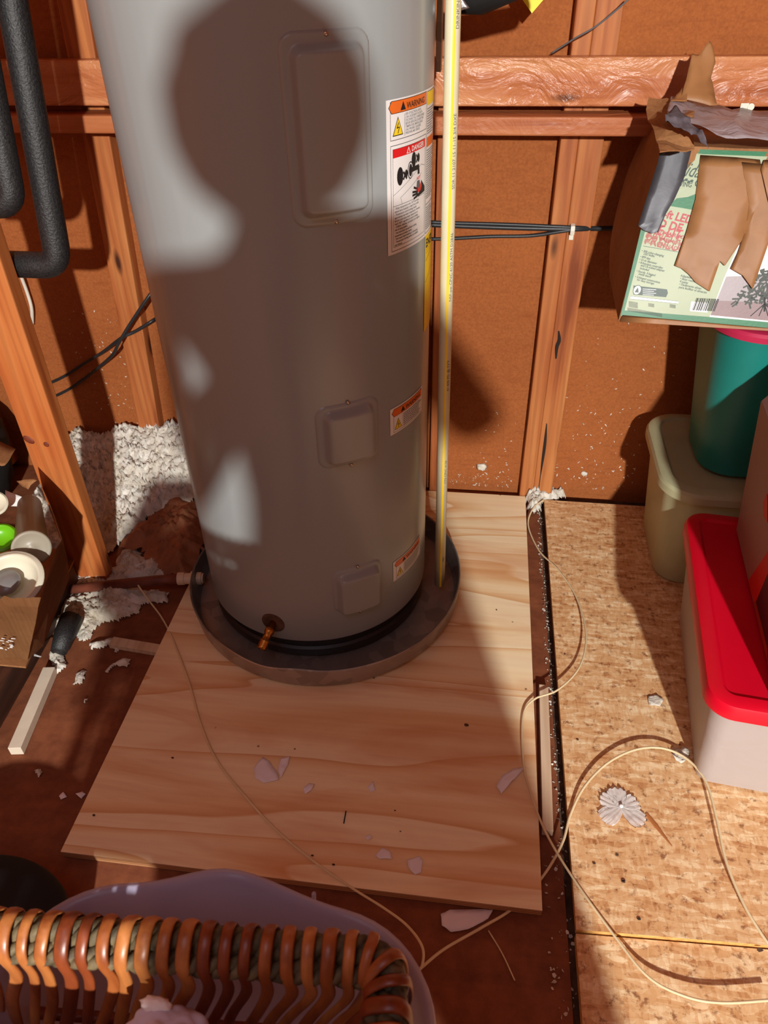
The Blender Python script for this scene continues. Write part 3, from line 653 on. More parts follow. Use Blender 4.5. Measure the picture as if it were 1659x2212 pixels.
# ================================================================== DRAIN PAN
PC = Vector((-0.3242, 1.3002, 0)); PR = .320
pan = empty('drain_pan', (PC.x, PC.y, 0.0), 'round galvanised metal drain pan under the water heater', 'drain pan')
bm = bmesh.new(); seg = 144
prof = [(0, .0012), (PR-.022, .0012), (PR-.012, .004), (PR-.006, .012), (PR-.001, .058), (PR+.0015, .0605), (PR+.0035, .058), (PR-.002, .012), (PR-.010, .0), (0, .0)]
lathe(bm, prof, seg, Matrix.Translation(PC))
for v in bm.verts:
    d = v.co - PC; a = math.degrees(math.atan2(d.x, -d.y))
    if v.co.z > .03:
        k = (v.co.z-.03)/.03
        v.co.z += k*(.0022*math.sin(a*math.pi/40) + (.003*math.exp(-((a+3)/7)**2)) - .004*math.exp(-((a+16)/9)**2)); rr = 1+k*(.006*math.sin(a*math.pi/55)-.012*math.exp(-((a-2)/8)**2))
        v.co.x = PC.x+d.x*rr; v.co.y = PC.y+d.y*rr
mk('pan_body', bm, steel_m, pan, smooth=True).modifiers.new('es', 'EDGE_SPLIT')
def cyl(bm, a, b, r, seg=20, mi=0, r2=None): tube(bm, [a, b], [r, r2 if r2 else r], seg, mi=mi)
dd = Vector((-1.0, -.13, 0)).normalized(); pc = PC + dd*PR + Vector((0, 0, .032))
bm = bmesh.new(); cyl(bm, pc-dd*.014, pc-dd*.002, .0155); cyl(bm, pc-dd*.0185, pc-dd*.012, .0125); mk('drain_fitting_nut', bm, pvcw_m, pan, smooth=False, bevel=.001, label='cream plastic nut inside the pan')
bm = bmesh.new(); cyl(bm, pc+dd*.0, pc+dd*.012, .018); cyl(bm, pc+dd*.010, pc+dd*.035, .0135); cyl(bm, pc+dd*.028, pc+dd*.045, .0155); mk('drain_fitting', bm, pvcw_m, pan, bevel=.001, label='cream plastic drain adapter outside the pan')
bm = bmesh.new(); e0 = F(150, 1276, .0); tube(bm, [pc+dd*.045, pc+dd*.10+Vector((0,0,-.004)), Vector((e0.x, e0.y, .004))], .0125, 16)
mk('drain_line', bm, copper_m, smooth=True, label='reddish brown drain pipe running left from the pan over the insulation', cat='pipe')

# ================================================================== CPVC DISCHARGE PIPE
px_, py_ = -0.0508, 1.292
dp = empty('discharge_pipe', (px_, py_, .040), 'cream vertical discharge pipe with yellow stripe, right of the water heater', 'pipe')
a0 = Vector((px_, py_, .042)); a1 = Vector((px_-.0145, py_, 1.42))
bm = bmesh.new(); tube(bm, [a0, (a0+a1)/2, a1, a1+Vector((-.012,.006,.014)), a1+Vector((-.06,.02,.016))], .0118, 28); 
mk('pipe_tube', bm, cpvc_m, dp, smooth=True)
bm = bmesh.new(); R_ = .01205
def onpipe(ang, z, rr): 
    p = a0 + (a1-a0)*((z-a0.z)/(a1.z-a0.z)); return p + Vector((math.sin(ang)*rr, -math.cos(ang)*rr, 0))
for k in range(8): pass
zs = [.043+1.36*k/20 for k in range(21)]; A_ = [math.radians(x) for x in (2, 9, 17, 24)]
G = [[bm.verts.new(onpipe(a, z, R_)) for a in A_] for z in zs]
for i in range(20):
    for j in range(3): bm.faces.new([G[i][j], G[i][j+1], G[i+1][j+1], G[i+1][j]])
mk('yellow_stripe', bm, yel_m, dp, smooth=True, label='thin yellow stripe')
P = Print()
for zc, s_ in ((.12, 'FBC'), (.34, 'CTS CPVC 4120'), (.56, '41 400 PSI @ 73\u00b0F'), (.74, 'NSF-pw CPVC 4120 ASTM D2846'), (.93, 'SDR 11 2107 15 11-15 3/4 DXE'), (1.15, 'DRINKING WATER 400PSI')):
    P = Print(); P.text(s_, zc, 0, .0085, greyink_m, 0, bold=.0)
    P.build('printed_lettering', lambda u, v, z: onpipe(math.radians(52)-v/R_*.9, u, R_+.0001), dp, label='small dark printed lettering')
# strap and small bracket behind
bm = bmesh.new(); b0 = W(950, 60, 1.55); box(bm, b0.x-.006, b0.x+.004, 1.55, 1.58, 1.064, 1.35); mk('metal_channel', bm, steel_m, bevel=.001, label='upright metal strip between water heater and discharge pipe above the rail', cat='bracket')

# ================================================================== CABLES on back wall
def cable(name, pts, r, m, label, cat='cable', group=None, n=8, seg=10):
    bm = bmesh.new(); tube(bm, catmull(pts, n), r, seg); return mk(name, bm, m, smooth=True, label=label, cat=cat, group=group)
yc = 1.722
for k, (a_, b_, c_, lb) in enumerate((((480, 484, 488), 0, 0, 'uppermost black cable of the bundle behind the discharge pipe'), ((486, 491, 492), 0, 0, 'thick middle black cable of the bundle behind the discharge pipe'))):
    cable('power_cable', [W(860, a_[0]-4, yc-.002*k), W(960, a_[0]+1, yc), W(1100, a_[1]+1, yc-.002*k), W(1235, a_[2]+3, SY-.006), W(1300, 493, yc+.02), W(1450, 492, BY-.01)], .0052 if k else .0042, cable_m, lb)
cable('power_cable', [W(860, 516, yc), W(960, 516, yc), W(1060, 511, yc), W(1150, 509, yc), W(1235, 497, SY-.008), W(1300, 495, yc+.02), W(1450, 495, BY-.008)], .0040, cable_m, 'lowest black cable that droops below the bundle on the back wall')
cc = W(1236, 494, SY-.001); 
bm = bmesh.new(); tube(bm, [cc+Vector((0,0,-.012)), cc+Vector((0,-.013,-.009)), cc+Vector((0,-.015,0)), cc+Vector((0,-.013,.008)), cc+Vector((0,0,.010))], .0052, 8, flat=.35, up=lambda i: [Vector((0,-1,-1)), Vector((0,-1,-1)), Vector((0,-1,0)), Vector((0,-1,1)), Vector((0,-1,1))][i])
box(bm, cc.x-.005, cc.x+.005, cc.y-.003, cc.y+.001, cc.z-.024, cc.z-.010)
mk('cable_clip', bm, clip_m, bevel=.0008, label='small white cable clip nailed to the doubled stud', cat='clip')
yl = 1.68
cable('power_cable', [W(345,610,yl+.03), W(318,645,yl), W(278,705,yl-.01), W(256,742,yl-.012), W(240,770,yl), W(190,812,BY-.02), W(150,840,BY-.01), W(118,856,BY-.006), W(90,866,BY-.006)], .0042, cable_m, 'steep black cable crossing the stud left of the water heater')
cable('power_cable', [W(345,682,yl+.03), W(326,695,yl), W(290,717,yl-.004), W(262,730,yl-.006), W(220,762,yl+.03), W(183,784,BY-.02), W(140,812,BY-.008), W(106,828,BY-.006), W(80,838,BY-.006)], .0042, cable_m, 'shallow black cable crossing the stud left of the water heater')
cable('hanging_cable', [W(43,590,BY-.03), W(58,630,BY-.02), W(68,665,BY-.02), W(70,700,BY-.01)], .0045, whitewire_m, 'white cord hanging below the foam pipe elbow at the left', 'cord')
cable('thin_wire', [W(1370,-14,1.66), W(1345,10,1.66), W(1290,55,1.67), W(1240,84,1.68), W(1190,116,1.70)], .0016, greyink_m, 'thin grey wire slanting across the wall at the top right', 'wire')

# foam pipes
def fpipe(pts, r, label):
    bm = bmesh.new(); tube(bm, pts, r, 20); return mk('foam_insulated_pipe', bm, foam_m, smooth=True, label=label, cat='pipe')
fy = 1.338
def corner(a, b, c, r, n=6):
    a, b, c = Vector(a), Vector(b), Vector(c); p = b+(a-b).normalized()*r; q = b+(c-b).normalized()*r
    return [p*(1-t_)**2 + b*2*t_*(1-t_) + q*t_*t_ for t_ in [k/n for k in range(n+1)]]
e = W(128, 574, fy); top = W(25, -5, fy+.03); lf = W(-60, 568, fy)
d_ = (e-top).normalized(); top2 = top - d_*.4
fpipe([top2, top] + corner(top, e, lf, .035) + [lf], .0250, 'black foam covered pipe with lower elbow, nearest the stud')
e = W(28, 442, fy-.05); top = W(-60, -5, fy-.02); lf = W(-160, 440, fy-.05); d_ = (e-top).normalized()
fpipe([top-d_*.4, top] + corner(top, e, lf, .03) + [lf], .0240, 'black foam covered pipe with higher elbow at the left frame edge')
bm = bmesh.new(); f0 = F(158, 1345, .0); f1 = F(128, 1410, -.0); tube(bm, [f0+Vector((0,0,.012)), (f0+f1)/2+Vector((0,0,.012)), f1+Vector((0,0,.004))], [.026, .024, .018], 14); mk('foam_offcut', bm, foam_m, smooth=True, label='short black foam offcut lying in the insulation by the cardboard box', cat='foam')

# ================================================================== TREE CARTON on the totes
ZB = .672; ZT = .955
FL0 = Vector((.267, 1.384, ZB)); FR0 = Vector((.86, 1.352, ZB)); FLt = F(1432, 318, ZT); FRt = FLt + (FR0-FL0)*1.0
dback = Vector((.010, .235, 0)); 
carton = empty('christmas_tree_carton', (.55, 1.49, ZB), 'taped cardboard box with green tree packaging on top of the stacked totes', 'carton')
def fr(u, v, z=0.0):   # front face: u along x from left edge (m), v up
    t_ = v/(ZT-ZB); base = FL0.lerp(FLt, t_) ; d = (FR0-FL0).normalized(); n_ = Vector((-.05, -1, .18)).normalized()
    bul = .006*math.sin(max(0,min(1,t_))*math.pi)*min(1, max(0,u)/.1)
    return base + d*u + n_*(z + bul)
bm = bmesh.new()
nu, nv = 24, 14; G = [[bm.verts.new(fr(.585*i/nu, (ZT-ZB)*j/nv)) for j in range(nv+1)] for i in range(nu+1)]
B = [[bm.verts.new(fr(.585*i/nu, (ZT-ZB)*j/nv) + dback*(1-.12*j/nv) + Vector((-.022*math.sin(j/nv*3.14) if i == 0 else 0, 0, 0))) for j in range(nv+1)] for i in range(nu+1)]
for g, fl in ((G, 0), (B, 1)):
    for i in range(nu):
        for j in range(nv): bm.faces.new([g[i][j], g[i+1][j], g[i+1][j+1], g[i][j+1]])
for j in range(nv):
    bm.faces.new([G[0][j], G[0][j+1], B[0][j+1], B[0][j]]); bm.faces.new([G[nu][j], G[nu][j+1], B[nu][j+1], B[nu][j]])
for i in range(nu):
    bm.faces.new([G[i][0], G[i+1][0], B[i+1][0], B[i][0]]); bm.faces.new([G[i][nv], G[i+1][nv], B[i+1][nv], B[i][nv]])
for v in bm.verts: v.co += Vector((noise.noise(v.co*9), noise.noise(v.co*9+Vector((3,3,3))), noise.noise(v.co*9+Vector((6,6,6)))))*.004*(1 if v.co.y > 1.45 else .0)
mk('carton_body', bm, card_m, carton)
# printed sheet: pixel -> (u,v) on the front face
def fuv(px, py):
    best = None
    d = ray(px, py); n_ = (FR0-FL0).cross(FLt-FL0).normalized(); o_ = Vector((0,0,H)); t_ = (FL0-o_).dot(n_)/d.dot(n_); p = o_+d*t_
    v = (p.z-FL0.z)/(FLt.z-FL0.z)*(ZT-ZB); base = FL0.lerp(FLt, v/(ZT-ZB)); return ((p-base).dot((FR0-FL0).normalized()), v)
P = Print()
def fp(*pp): return [fuv(*p) for p in pp]
# coordinates below are corners of the printed areas
P.poly(fp((1340,682),(1659,708),(1850,720),(1850,335),(1500,322),(1434,318),(1385,492)), green_m, 0)
P.poly(fp((1349,670),(1560,686),(1850,700),(1850,345),(1520,333),(1490,330),(1446,330),(1395,492)), mint_m, 1)
P.poly(fp((1532,684),(1850,712),(1850,420),(1622,460),(1562,600)), white_m, 2)
P.poly(fp((1534,680),(1659,692),(1850,708),(1850,585),(1567,596)), lav_m, 3)
P.poly(fp((1534,680),(1659,692),(1850,708),(1850,660),(1545,648)), lav2_m, 4)
P.poly(fp((1443,444),(1461,428),(1485,425),(1500,419),(1540,400),(1540,460)), green_m, 2)
rt = -.17
def pt(s_, px, py, hgt, m, bold=0.0, rot=rt, sx=1.0, shear=0.0):
    u, v = fuv(px, py); P.text(s_, u, v, hgt, m, 5, bold=bold, rot=rot, sx=sx, shear=shear)
pt('Holiday', 1436, 374, .031, dgreen_m, .0, -.10, .72, .35); pt('LIVING', 1458, 401, .0100, dgreen_m, .012, -.06, .9)
pt('C', 1496, 403, .020, dgreen_m, 0, -.1)
P.line(fuv(1460,385), fuv(1496,393), .0015, dgreen_m, 5)
for k in range(6):
    u, v = fuv(1463+k*6, 386+k*1.3); P.disc(u, v+(.002 if k % 2 else -.002), .0028, dgreen_m, 5, 8, .0014)
pt('7.5-ft LED', 1406, 463, .0178, crim_m, .03, rt, 1.0); pt('LED DE', 1398, 484, .0185, crim_m, .03, rt, 1.02); pt('PRE-LIT FAIRMONT', 1398, 498, .0084, crim_m, .02, rt, 1.12); pt('PINO FAIRMONT', 1393, 511, .0084, orr_m, 0.008, rt, 1.15); pt('PREILUMINADO', 1390, 523, .0084, orr_m, 0.015, rt, 1.18)
pt('PRE-LIT FAIRMONT', 1392, 500, .0235, crim_m, .012, rt, .84); pt('PINO FAIRMONT', 1393, 513, .0225, orr_m, 0, rt, .90); pt('PREILUMINADO', 1390, 526, .0225, orr_m, 0.004, rt, .92)
P.line(fuv(1389,531), fuv(1475,545), .0008, dgreen_m, 5)
for k, (s_, dx) in enumerate((('\u2022 300 color-changing', 0), ('LED bulbs', .008), ('\u2022 899 tips', 0), ('\u2022 51-in diameter', 0), ('\u2022 8-function controller', 0), ('and UL-Listed adapter', .008), ('included', .008), ('\u2022 Sturdy, 3-legged', 0), ('metal stand', .008), ('\u2022 3-hinged construction', 0), ('for easy storage', .008))):
    u, v = fuv(1385-k*1.55, 543+k*6.2); P.text(s_, u+dx*.6, v, .0050, dgreen_m, 5, bold=.02, rot=rt)
for k, s_ in enumerate(('Adaptador', '\u2022 Base resistente', '4 patas', '\u2022 F\u00e1cilmente almac', 'para facilitar el almacen')):
    u, v = fuv(1468-k*.8, 596+k*6.2); P.text(s_, u, v, .0055, dgreen_m, 5, bold=.01, rot=-.14)
u, v = fuv(1376, 626)
pill = fp((1368,616),(1440,624),(1442,632),(1438,641),(1368,636)); P.poly(pill, dgreen_m, 5); P.disc(u, v, .0075, dgreen_m, 6, 20, .0085); P.disc(u, v, .0064, white_m, 7, 20, .0073); P.poly([(u-.004,v-.004),(u+.004,v-.004),(u,v+.005)], dgreen_m, 8)
for k in range(4): a_ = fuv(1388, 623+k*4); P.rect(a_[0], a_[1]-.0009, a_[0]+.024-.004*(k % 2), a_[1], white_m, 6)
P.poly(fp((1362,639),(1465,650),(1464,655),(1361,645)), white_m, 5); P.line(fuv(1362,639), fuv(1465,650), .0005, greyink_m, 6); P.line(fuv(1361,645), fuv(1464,655), .0005, greyink_m, 6)
for (x0, y0, w_, n_) in ((1358, 650, .024, 5), (1400, 654, .016, 3), (1355, 664, .090, 3), (1446, 656, .016, 3)):
    for k in range(n_):
        a_ = fuv(x0, y0+k*2.6); P.text('lorem'.replace('lorem', 'i'*max(4, int(w_/.0009))), a_[0], a_[1]-.0015, .0030, greyink_m, 5, rot=-.11)
a_ = fp((1492,650),(1530,653),(1527,674),(1489,671)); P.poly(a_, white_m, 5)
u0, v0 = fuv(1494, 669); u = u0
while u < u0+.040: b_ = random.choice((.0008,.0014,.002)); P.poly([(u,v0),(u+b_,v0-.0001),(u+b_+.0015,v0+.021),(u+.0015,v0+.021)], ink_m, 6); u += b_+random.choice((.0009,.0014))
# printed tree
rs = random.Random(3)
for k in range(420):
    t_ = rs.random()**.7; cx_ = 1690 + rs.uniform(-1,1)*(18+100*t_); cy_ = 560 + 95*t_ + rs.uniform(-6,6)
    if cx_ > 1790: continue
    u, v = fuv(cx_, cy_); a_ = rs.random()*6.28; s2 = rs.uniform(.006,.013)
    P.line((u, v), (u+s2*math.cos(a_), v+s2*math.sin(a_)), .003, tree_m, 5)
for b_ in (-30, -12, 8, 30): P.line(fuv(1650, 655), fuv(1650+b_, 682), .0016, ink_m, 6)
P.line(fuv(1650,640), fuv(1650,672), .003, ink_m, 6)
P.build('printed_sheet', lambda u, v, z: fr(u, v, .0016+z), carton, step=.03, vstep=.02, eps=.00012, label='pale green tree packaging print with red lettering')
def strip(name, pts, m, off, label, curl=0.0):
    bm = bmesh.new(); uv = [fuv(*p) for p in pts]; vs = [bm.verts.new(Vector((u, v, 0))) for u, v in uv]; f = bm.faces.new(vs)
    bmesh.ops.triangulate(bm, faces=[f]); subdiv(bm, 3)
    vv = [v.co.y for v in bm.verts]; lo_, hi_ = min(vv), max(vv)
    for v in bm.verts:
        k = (v.co.y-lo_)/(hi_-lo_+1e-6); w_ = noise.noise(Vector((v.co.x*28, v.co.y*12, off*900)))*.002+abs(noise.noise(Vector((v.co.x*45, v.co.y*8, off*500))))*.002
        v.co = fr(v.co.x, v.co.y, off + max(-.0006, w_) + curl*(1-k)**3)
    bmesh.ops.solidify(bm, geom=bm.faces[:], thickness=.0004)
    return mk(name, bm, m, carton, smooth=True, label=label)
strip('packing_tape', [(1512,335),(1590,340),(1640,345),(1650,400),(1640,420),(1605,510),(1580,545),(1562,572),(1552,562),(1530,627),(1500,608),(1485,590),(1470,578),(1455,572),(1480,500),(1500,430)], tape_m, .0042, 'wide brown packing tape hanging down the front', .004)
strip('packing_tape', [(1600,350),(1700,360),(1710,430),(1660,510),(1622,622),(1600,592),(1575,578),(1590,545),(1605,500),(1615,440)], tape_m, .0052, 'right strip of brown packing tape', .004)
strip('packing_tape', [(1648,345),(1800,360),(1790,480),(1700,500),(1664,470),(1652,420),(1640,365)], tape_m, .0090, 'brown tape at the frame edge', .0)
strip('packing_tape', [(1338,694),(1345,680),(1659,708),(1850,722),(1850,740),(1659,714)], tape_m, .0040, 'shiny tape along the bottom edge')
strip('duct_tape', [(1432,282),(1495,284),(1494,318),(1478,380),(1455,430),(1436,462),(1420,500),(1405,503),(1388,496),(1377,486),(1398,420),(1420,350)], duct_m, .0055, 'grey duct tape strip', .003)
# top flaps and tape over the top
bm = bmesh.new()
pp = [W(1425,330,1.36), W(1500,322,1.40), W(1495,290,1.43), W(1500,240,1.50), W(1440,214,1.58), W(1400,216,1.60), W(1395,240,1.57), W(1418,300,1.42)]
f = bm.faces.new([bm.verts.new(p) for p in pp]); bmesh.ops.triangulate(bm, faces=[f]); subdiv(bm, 3)
for v in bm.verts: v.co += Vector((0, 0, noise.noise(v.co*30)*.008))
bmesh.ops.solidify(bm, geom=bm.faces[:], thickness=.002)
mk('torn_flap', bm, card_m, carton, label='torn crumpled cardboard corner at the top left')
def sheet(name, pts, m, label, cat=None, parent=None, amp=.008, sc=30, th_=.0005, cuts=4, **kw):
    bm = bmesh.new(); f = bm.faces.new([bm.verts.new(p) for p in pts]); bmesh.ops.triangulate(bm, faces=[f]); subdiv(bm, cuts)
    for v in bm.verts:
        q = v.co*sc; v.co += Vector((noise.noise(q)*.3, noise.noise(q+Vector((9,0,0)))*.3, abs(noise.noise(q+Vector((0,9,0))))))*amp
    bmesh.ops.solidify(bm, geom=bm.faces[:], thickness=th_)
    return mk(name, bm, m, parent, smooth=True, label=label, cat=cat, **kw)
sheet('tape_flap', [W(1470,218,1.56), W(1488,150,1.60), W(1492,122,1.62), W(1512,118,1.62), W(1532,100,1.63), W(1544,135,1.62), W(1535,170,1.60), W(1550,235,1.55)], tape_m, 'brown tape standing up behind the top', parent=carton, amp=.012)
sheet('tape_flap', [W(1448,222,1.54), W(1462,205,1.57), W(1487,176,1.60), W(1484,222,1.55)], tape_m, 'short brown tape tongue', parent=carton, amp=.006)
sheet('plastic_bag', [W(1436,262,1.47), W(1450,218,1.57), W(1500,228,1.59), W(1600,240,1.60), W(1800,255,1.60), W(1800,318,1.42), W(1659,309,1.40), W(1547,300,1.40), W(1522,288,1.41), W(1497,268,1.44), W(1465,262,1.46)], bag_m, 'crumpled clear plastic bag lying on top of the tree carton', 'plastic bag', amp=.016, sc=16)
sheet('lint', [W(1432,258,1.42), W(1445,242,1.46), W(1465,240,1.45), W(1490,262,1.42), W(1522,300,1.37), W(1530,322,1.36), W(1505,300,1.38), W(1480,285,1.39), W(1440,272,1.41)], plain('grey_lint', srgb(92,82,88), .95, var=.3, nscale=90), 'dark grey torn plastic scrap on the front edge of the tree carton', 'plastic scrap', amp=.014, sc=60)
bm = bmesh.new(); q = W(1608, 231, 1.60); box(bm, q.x-.007, q.x+.007, 1.60, 1.602, q.z-.008, q.z+.006); q = W(1622, 231, 1.60); lathe(bm, [(0,.001),(.006,.001),(.006,-.001),(0,-.001)], 14, Matrix.Translation(q) @ Matrix.Rotation(math.radians(90), 4, 'X'))
mk('white_clip', bm, clip_m, label='small white clip behind the tree carton against the rail gap', cat='clip')

# ================================================================== TOTES
def tote(name, cx, cy, hx, hy, rot, z0, z1, taper, r, bm_mat, lid_mat, label, cat, lidh=.02, over=.012, lidr=None, wall_t=.003, rim=True, ledge=.04):
    o = empty(name, (cx, cy, z0), label, cat)
    bm = bmesh.new(); rings = []
    N = 8
    for t_ in (0, .02, .25, .5, .75, 1.0):
        k = t_ if t_ > .02 else t_
        e_ = -taper*(1-t_) - (.008 if t_ == 0 else 0)
        rings.append([(x, y, z0+(z1-z0)*t_) for x, y in rrect(cx, cy, hx+e_, hy+e_, max(.01, r+e_*.4), N, rot)])
    rings.append([(x, y, z1) for x, y in rrect(cx, cy, hx-wall_t, hy-wall_t, r, N, rot)])
    rings.append([(x, y, z0+.006) for x, y in rrect(cx, cy, hx-taper-wall_t-.004, hy-taper-wall_t-.004, max(.01, r-taper*.4), N, rot)])
    loft(bm, rings, capb=True, capt=True); mk('tub_body', bm, bm_mat, o, smooth=True).modifiers.new('es', 'EDGE_SPLIT')
    bm = bmesh.new(); lr = lidr or r
    def rr(e_, z): return [(x, y, z) for x, y in rrect(cx, cy, hx+e_, hy+e_, max(.008, lr+e_), N, rot)]
    loft(bm, [rr(over-.004, z1-lidh*.9), rr(over, z1-lidh), rr(over+.001, z1-lidh*.2), rr(over-.003, z1+.003), rr(over-.010, z1+.0055), rr(over-.026, z1+.006), rr(over-.032, z1+.0015), rr(-.05, z1+.001)], capt=True, capb=True)
    mk('lid', bm, lid_mat, o, smooth=True).modifiers.new('es', 'EDGE_SPLIT'); return o
rt_ = math.radians(-6.5)
ca, sa = math.cos(rt_), math.sin(rt_)
# red lid tub: front left lid corner (.411,.815), length .53
Lx, Ly, LW, LL = .409, .813, .40, .53
cx = Lx + ca*LW/2 - sa*LL/2; cy = Ly + sa*LW/2 + ca*LL/2
tote('storage_tub', cx, cy, LW/2-.012, LL/2-.012, rt_, 0.0, .264, .032, .035, bin_m, redlid_m, 'frosted clear storage tub with bright red lid on the strand board', 'storage tub', lidh=.026, over=.012)
tote('storage_tote', .668, 1.530, .225, .165, math.radians(-1), 0.0, .292, .03, .07, sage_m, sage_m, 'sage green storage tote with matching lid behind the red-lidded tub', 'storage tote', lidh=.022, over=.014)
tote('storage_tote', .675, 1.525, .205, .150, math.radians(-1), .300, .655, .045, .085, teal_m, pink_m, 'teal storage tote with raspberry lid standing on the sage tote', 'storage tote', lidh=.014, over=.010)
# white box with red stripes on the red lid
b0 = F(1590, 1145, .272); b1 = F(1659, 1440, .272); d = (b1-b0).normalized(); nr = Vector((-d.y, d.x, 0))
wb = empty('striped_carton', (b0.x+.1, b0.y-.2, .272), 'pinkish white carton with red stripe standing on the red tub lid', 'carton')
L_ = .46; bm = bmesh.new()
prof_ = [(0, 0), (.26, 0), (.26, .54), (.12, .54), (-.034, .30)]
hexa(bm, [b0+nr*a+Vector((0,0,b)) for a, b in prof_], [b0+d*L_+nr*a+Vector((0,0,b)) for a, b in prof_]); mk('carton_body', bm, wbox_m, wb, bevel=.002)
P = Print()
def wbuv(px, py):
    dd_ = ray(px, py); n_ = d.cross(Vector((0,0,1))-nr*(.034/.30)); o_ = Vector((0,0,H)); t_ = (b0-o_).dot(n_)/dd_.dot(n_); p = o_+dd_*t_; return ((p-b0).dot(d), p.z-b0.z)
wp = lambda *a: [wbuv(*q) for q in a]
P.poly(wp((1659,1065),(1649,1085),(1651,1115),(1659,1130)), redp_m, 1)
P.poly(wp((1664,1185),(1659,1192),(1617,1255),(1634,1318),(1665,1225)), redp_m, 1)
P.poly(wp((1670,1215),(1634,1300),(1659,1400),(1680,1440)), blkp_m, 2)
P.poly(wp((1629,1300),(1634,1300),(1659,1402),(1659,1432)), orr_m, 1)
P.build('printed_stripes', lambda u, v, z: b0 + d*u + Vector((0,0,v)) - nr*(.0008+z+v*.034/.30), wb, label='red and black diagonal print')

# ================================================================== OPEN CARDBOARD BOX, left
cb = empty('open_cardboard_box', (-.98, 1.05, .06), 'battered open cardboard box full of plastic containers at the left edge', 'cardboard box')
zt = .285; A_ = F(85,1287,zt); Bx = F(60,1425,.10); C_ = F(-120,1290,zt+.0); D_ = F(-120,1400,.10)
bm = bmesh.new()
topf = [C_.lerp(A_, k/14) for k in range(15)]; botf = [D_.lerp(Bx, k/14) for k in range(15)]
for k, p in enumerate(topf): p.z += noise.noise(Vector((k*1.3, 0, 0)))*.010 - (.004 if k % 3 else 0)
rows = [[bm.verts.new(a.lerp(b, j/8)+Vector((0, noise.noise(a.lerp(b, j/8)*25)*.006, 0))) for a, b in zip(topf, botf)] for j in range(9)]
for j in range(8):
    for k in range(14): bm.faces.new([rows[j][k], rows[j][k+1], rows[j+1][k+1], rows[j+1][k]])
bmesh.ops.solidify(bm, geom=bm.faces[:], thickness=.004); mk('front_panel', bm, card_m, cb, label='wrinkled torn front panel')
bm = bmesh.new(); Ab = F(122,1182,zt-.005); Ac = F(134,1165,zt-.01); Ad = F(73,1014,zt+.06)
Bb = F(95,1395,.06); Bc = F(150,1250,.05); Bd = Vector((-1.02, 1.36, .05))
hx = [(A_, Bx), (A_.lerp(Ab,.5), Bx.lerp(Bb,.5)), (Ab, Bb), (Ac, Bc), (Ac.lerp(Ad,.5)+Vector((.008,0,.0)), Bc.lerp(Bd,.5)), (Ad, Bd)]
rows = [[bm.verts.new(a.lerp(b, j/6)+Vector((noise.noise(a.lerp(b, j/6)*18)*.006, 0, 0))) for j in range(7)] for a, b in hx]
for k in range(len(hx)-1):
    for j in range(6): bm.faces.new([rows[k][j], rows[k][j+1], rows[k+1][j+1], rows[k+1][j]])
bmesh.ops.solidify(bm, geom=bm.faces[:], thickness=.004); mk('side_panel', bm, card_m, cb, label='tall bent side panel')
bm = bmesh.new(); hexa(bm, [(-1.40,.93,.052),(-.90,.93,.052),(-.96,1.30,.052),(-1.40,1.32,.052)], [(-1.40,.93,.057),(-.90,.93,.057),(-.96,1.30,.057),(-1.40,1.32,.057)]); mk('bottom_panel', bm, card_m, cb)
P = Print()
def cbuv(px, py):
    n_ = (A_-C_).cross(Bx-A_).normalized(); dd_ = ray(px, py); o_ = Vector((0,0,H)); return o_+dd_*((A_-o_).dot(n_)/dd_.dot(n_)) - n_*(1 if n_.y > 0 else -1)*.0045
P.items = []
bm = bmesh.new()
for k in range(16):
    x = random.uniform(-2, 26); y = random.uniform(1373, 1400); wd = random.uniform(3, 9)
    bm.faces.new([bm.verts.new(cbuv(x, y)), bm.verts.new(cbuv(x+wd, y+1)), bm.verts.new(cbuv(x+wd+1, y+2.6)), bm.verts.new(cbuv(x, y+1.8))])
mk('scuffed_label', bm, white_m, cb, recalc=False, label='flaked white printed label')
bm = bmesh.new(); hexa(bm, [(-1.5,.62,-.021),(-.915,.66,-.021),(-.955,1.26,-.021),(-1.5,1.26,-.021)], [(-1.5,.62,.048),(-.915,.66,.048),(-.955,1.26,.048),(-1.5,1.26,.048)]); mk('dark_crate', bm, darkwood_m, bevel=.003, label='dark brown wooden crate under the battered cardboard box', cat='crate')
# tumbler
def aim(p, d): return Matrix.Translation(p) @ Vector(d).normalized().to_track_quat('Z', 'Y').to_matrix().to_4x4()
tA = F(68,1184,.27); tB = F(64,1092,.20); ax = (tB-tA)
tm = empty('plastic_tumbler', tA, 'frosted plastic tumbler lying in the cardboard box, wide end toward us', 'tumbler')
bm = bmesh.new(); ln = ax.length
lathe(bm, [(.0365,0),(.0375,.003),(.0365,.010),(.034,.012),(.027,ln),(.022,ln+.006),(0,ln+.007)], 40, aim(tA, ax)); mk('cup', bm, cup_m, tm, smooth=True)
bm = bmesh.new(); lathe(bm, [(0,-.001),(.006,-.002),(.008,0),(.030,-.0005),(.034,-.004),(.0385,-.003),(.0385,.006),(.036,.006),(.034,.002),(0,.003)], 40, aim(tA, ax)); mk('lid', bm, cup_m, tm, smooth=True)
def bowl(name, p, d, R0, m, label, cat, dep=.03, m2=None):
    bm = bmesh.new(); lathe(bm, [(0,-dep),(R0*.55,-dep),(R0*.78,-dep*.4),(R0*.82,-.002),(R0*.9,0),(R0*.93,-.003),(R0,-.002),(R0*1.02,-.006),(R0*.96,-.010),(R0*.84,-.012),(R0*.8,-dep*.5),(R0*.57,-dep-.004),(0,-dep-.004)], 48, aim(p, d)); return mk(name, bm, m, smooth=True, label=label, cat=cat)
bowl('plastic_bowl', F(18,1252,.265), (.15,-.35,1), .066, lidw_m, 'round white plastic bowl in the front of the cardboard box', 'bowl', .035)
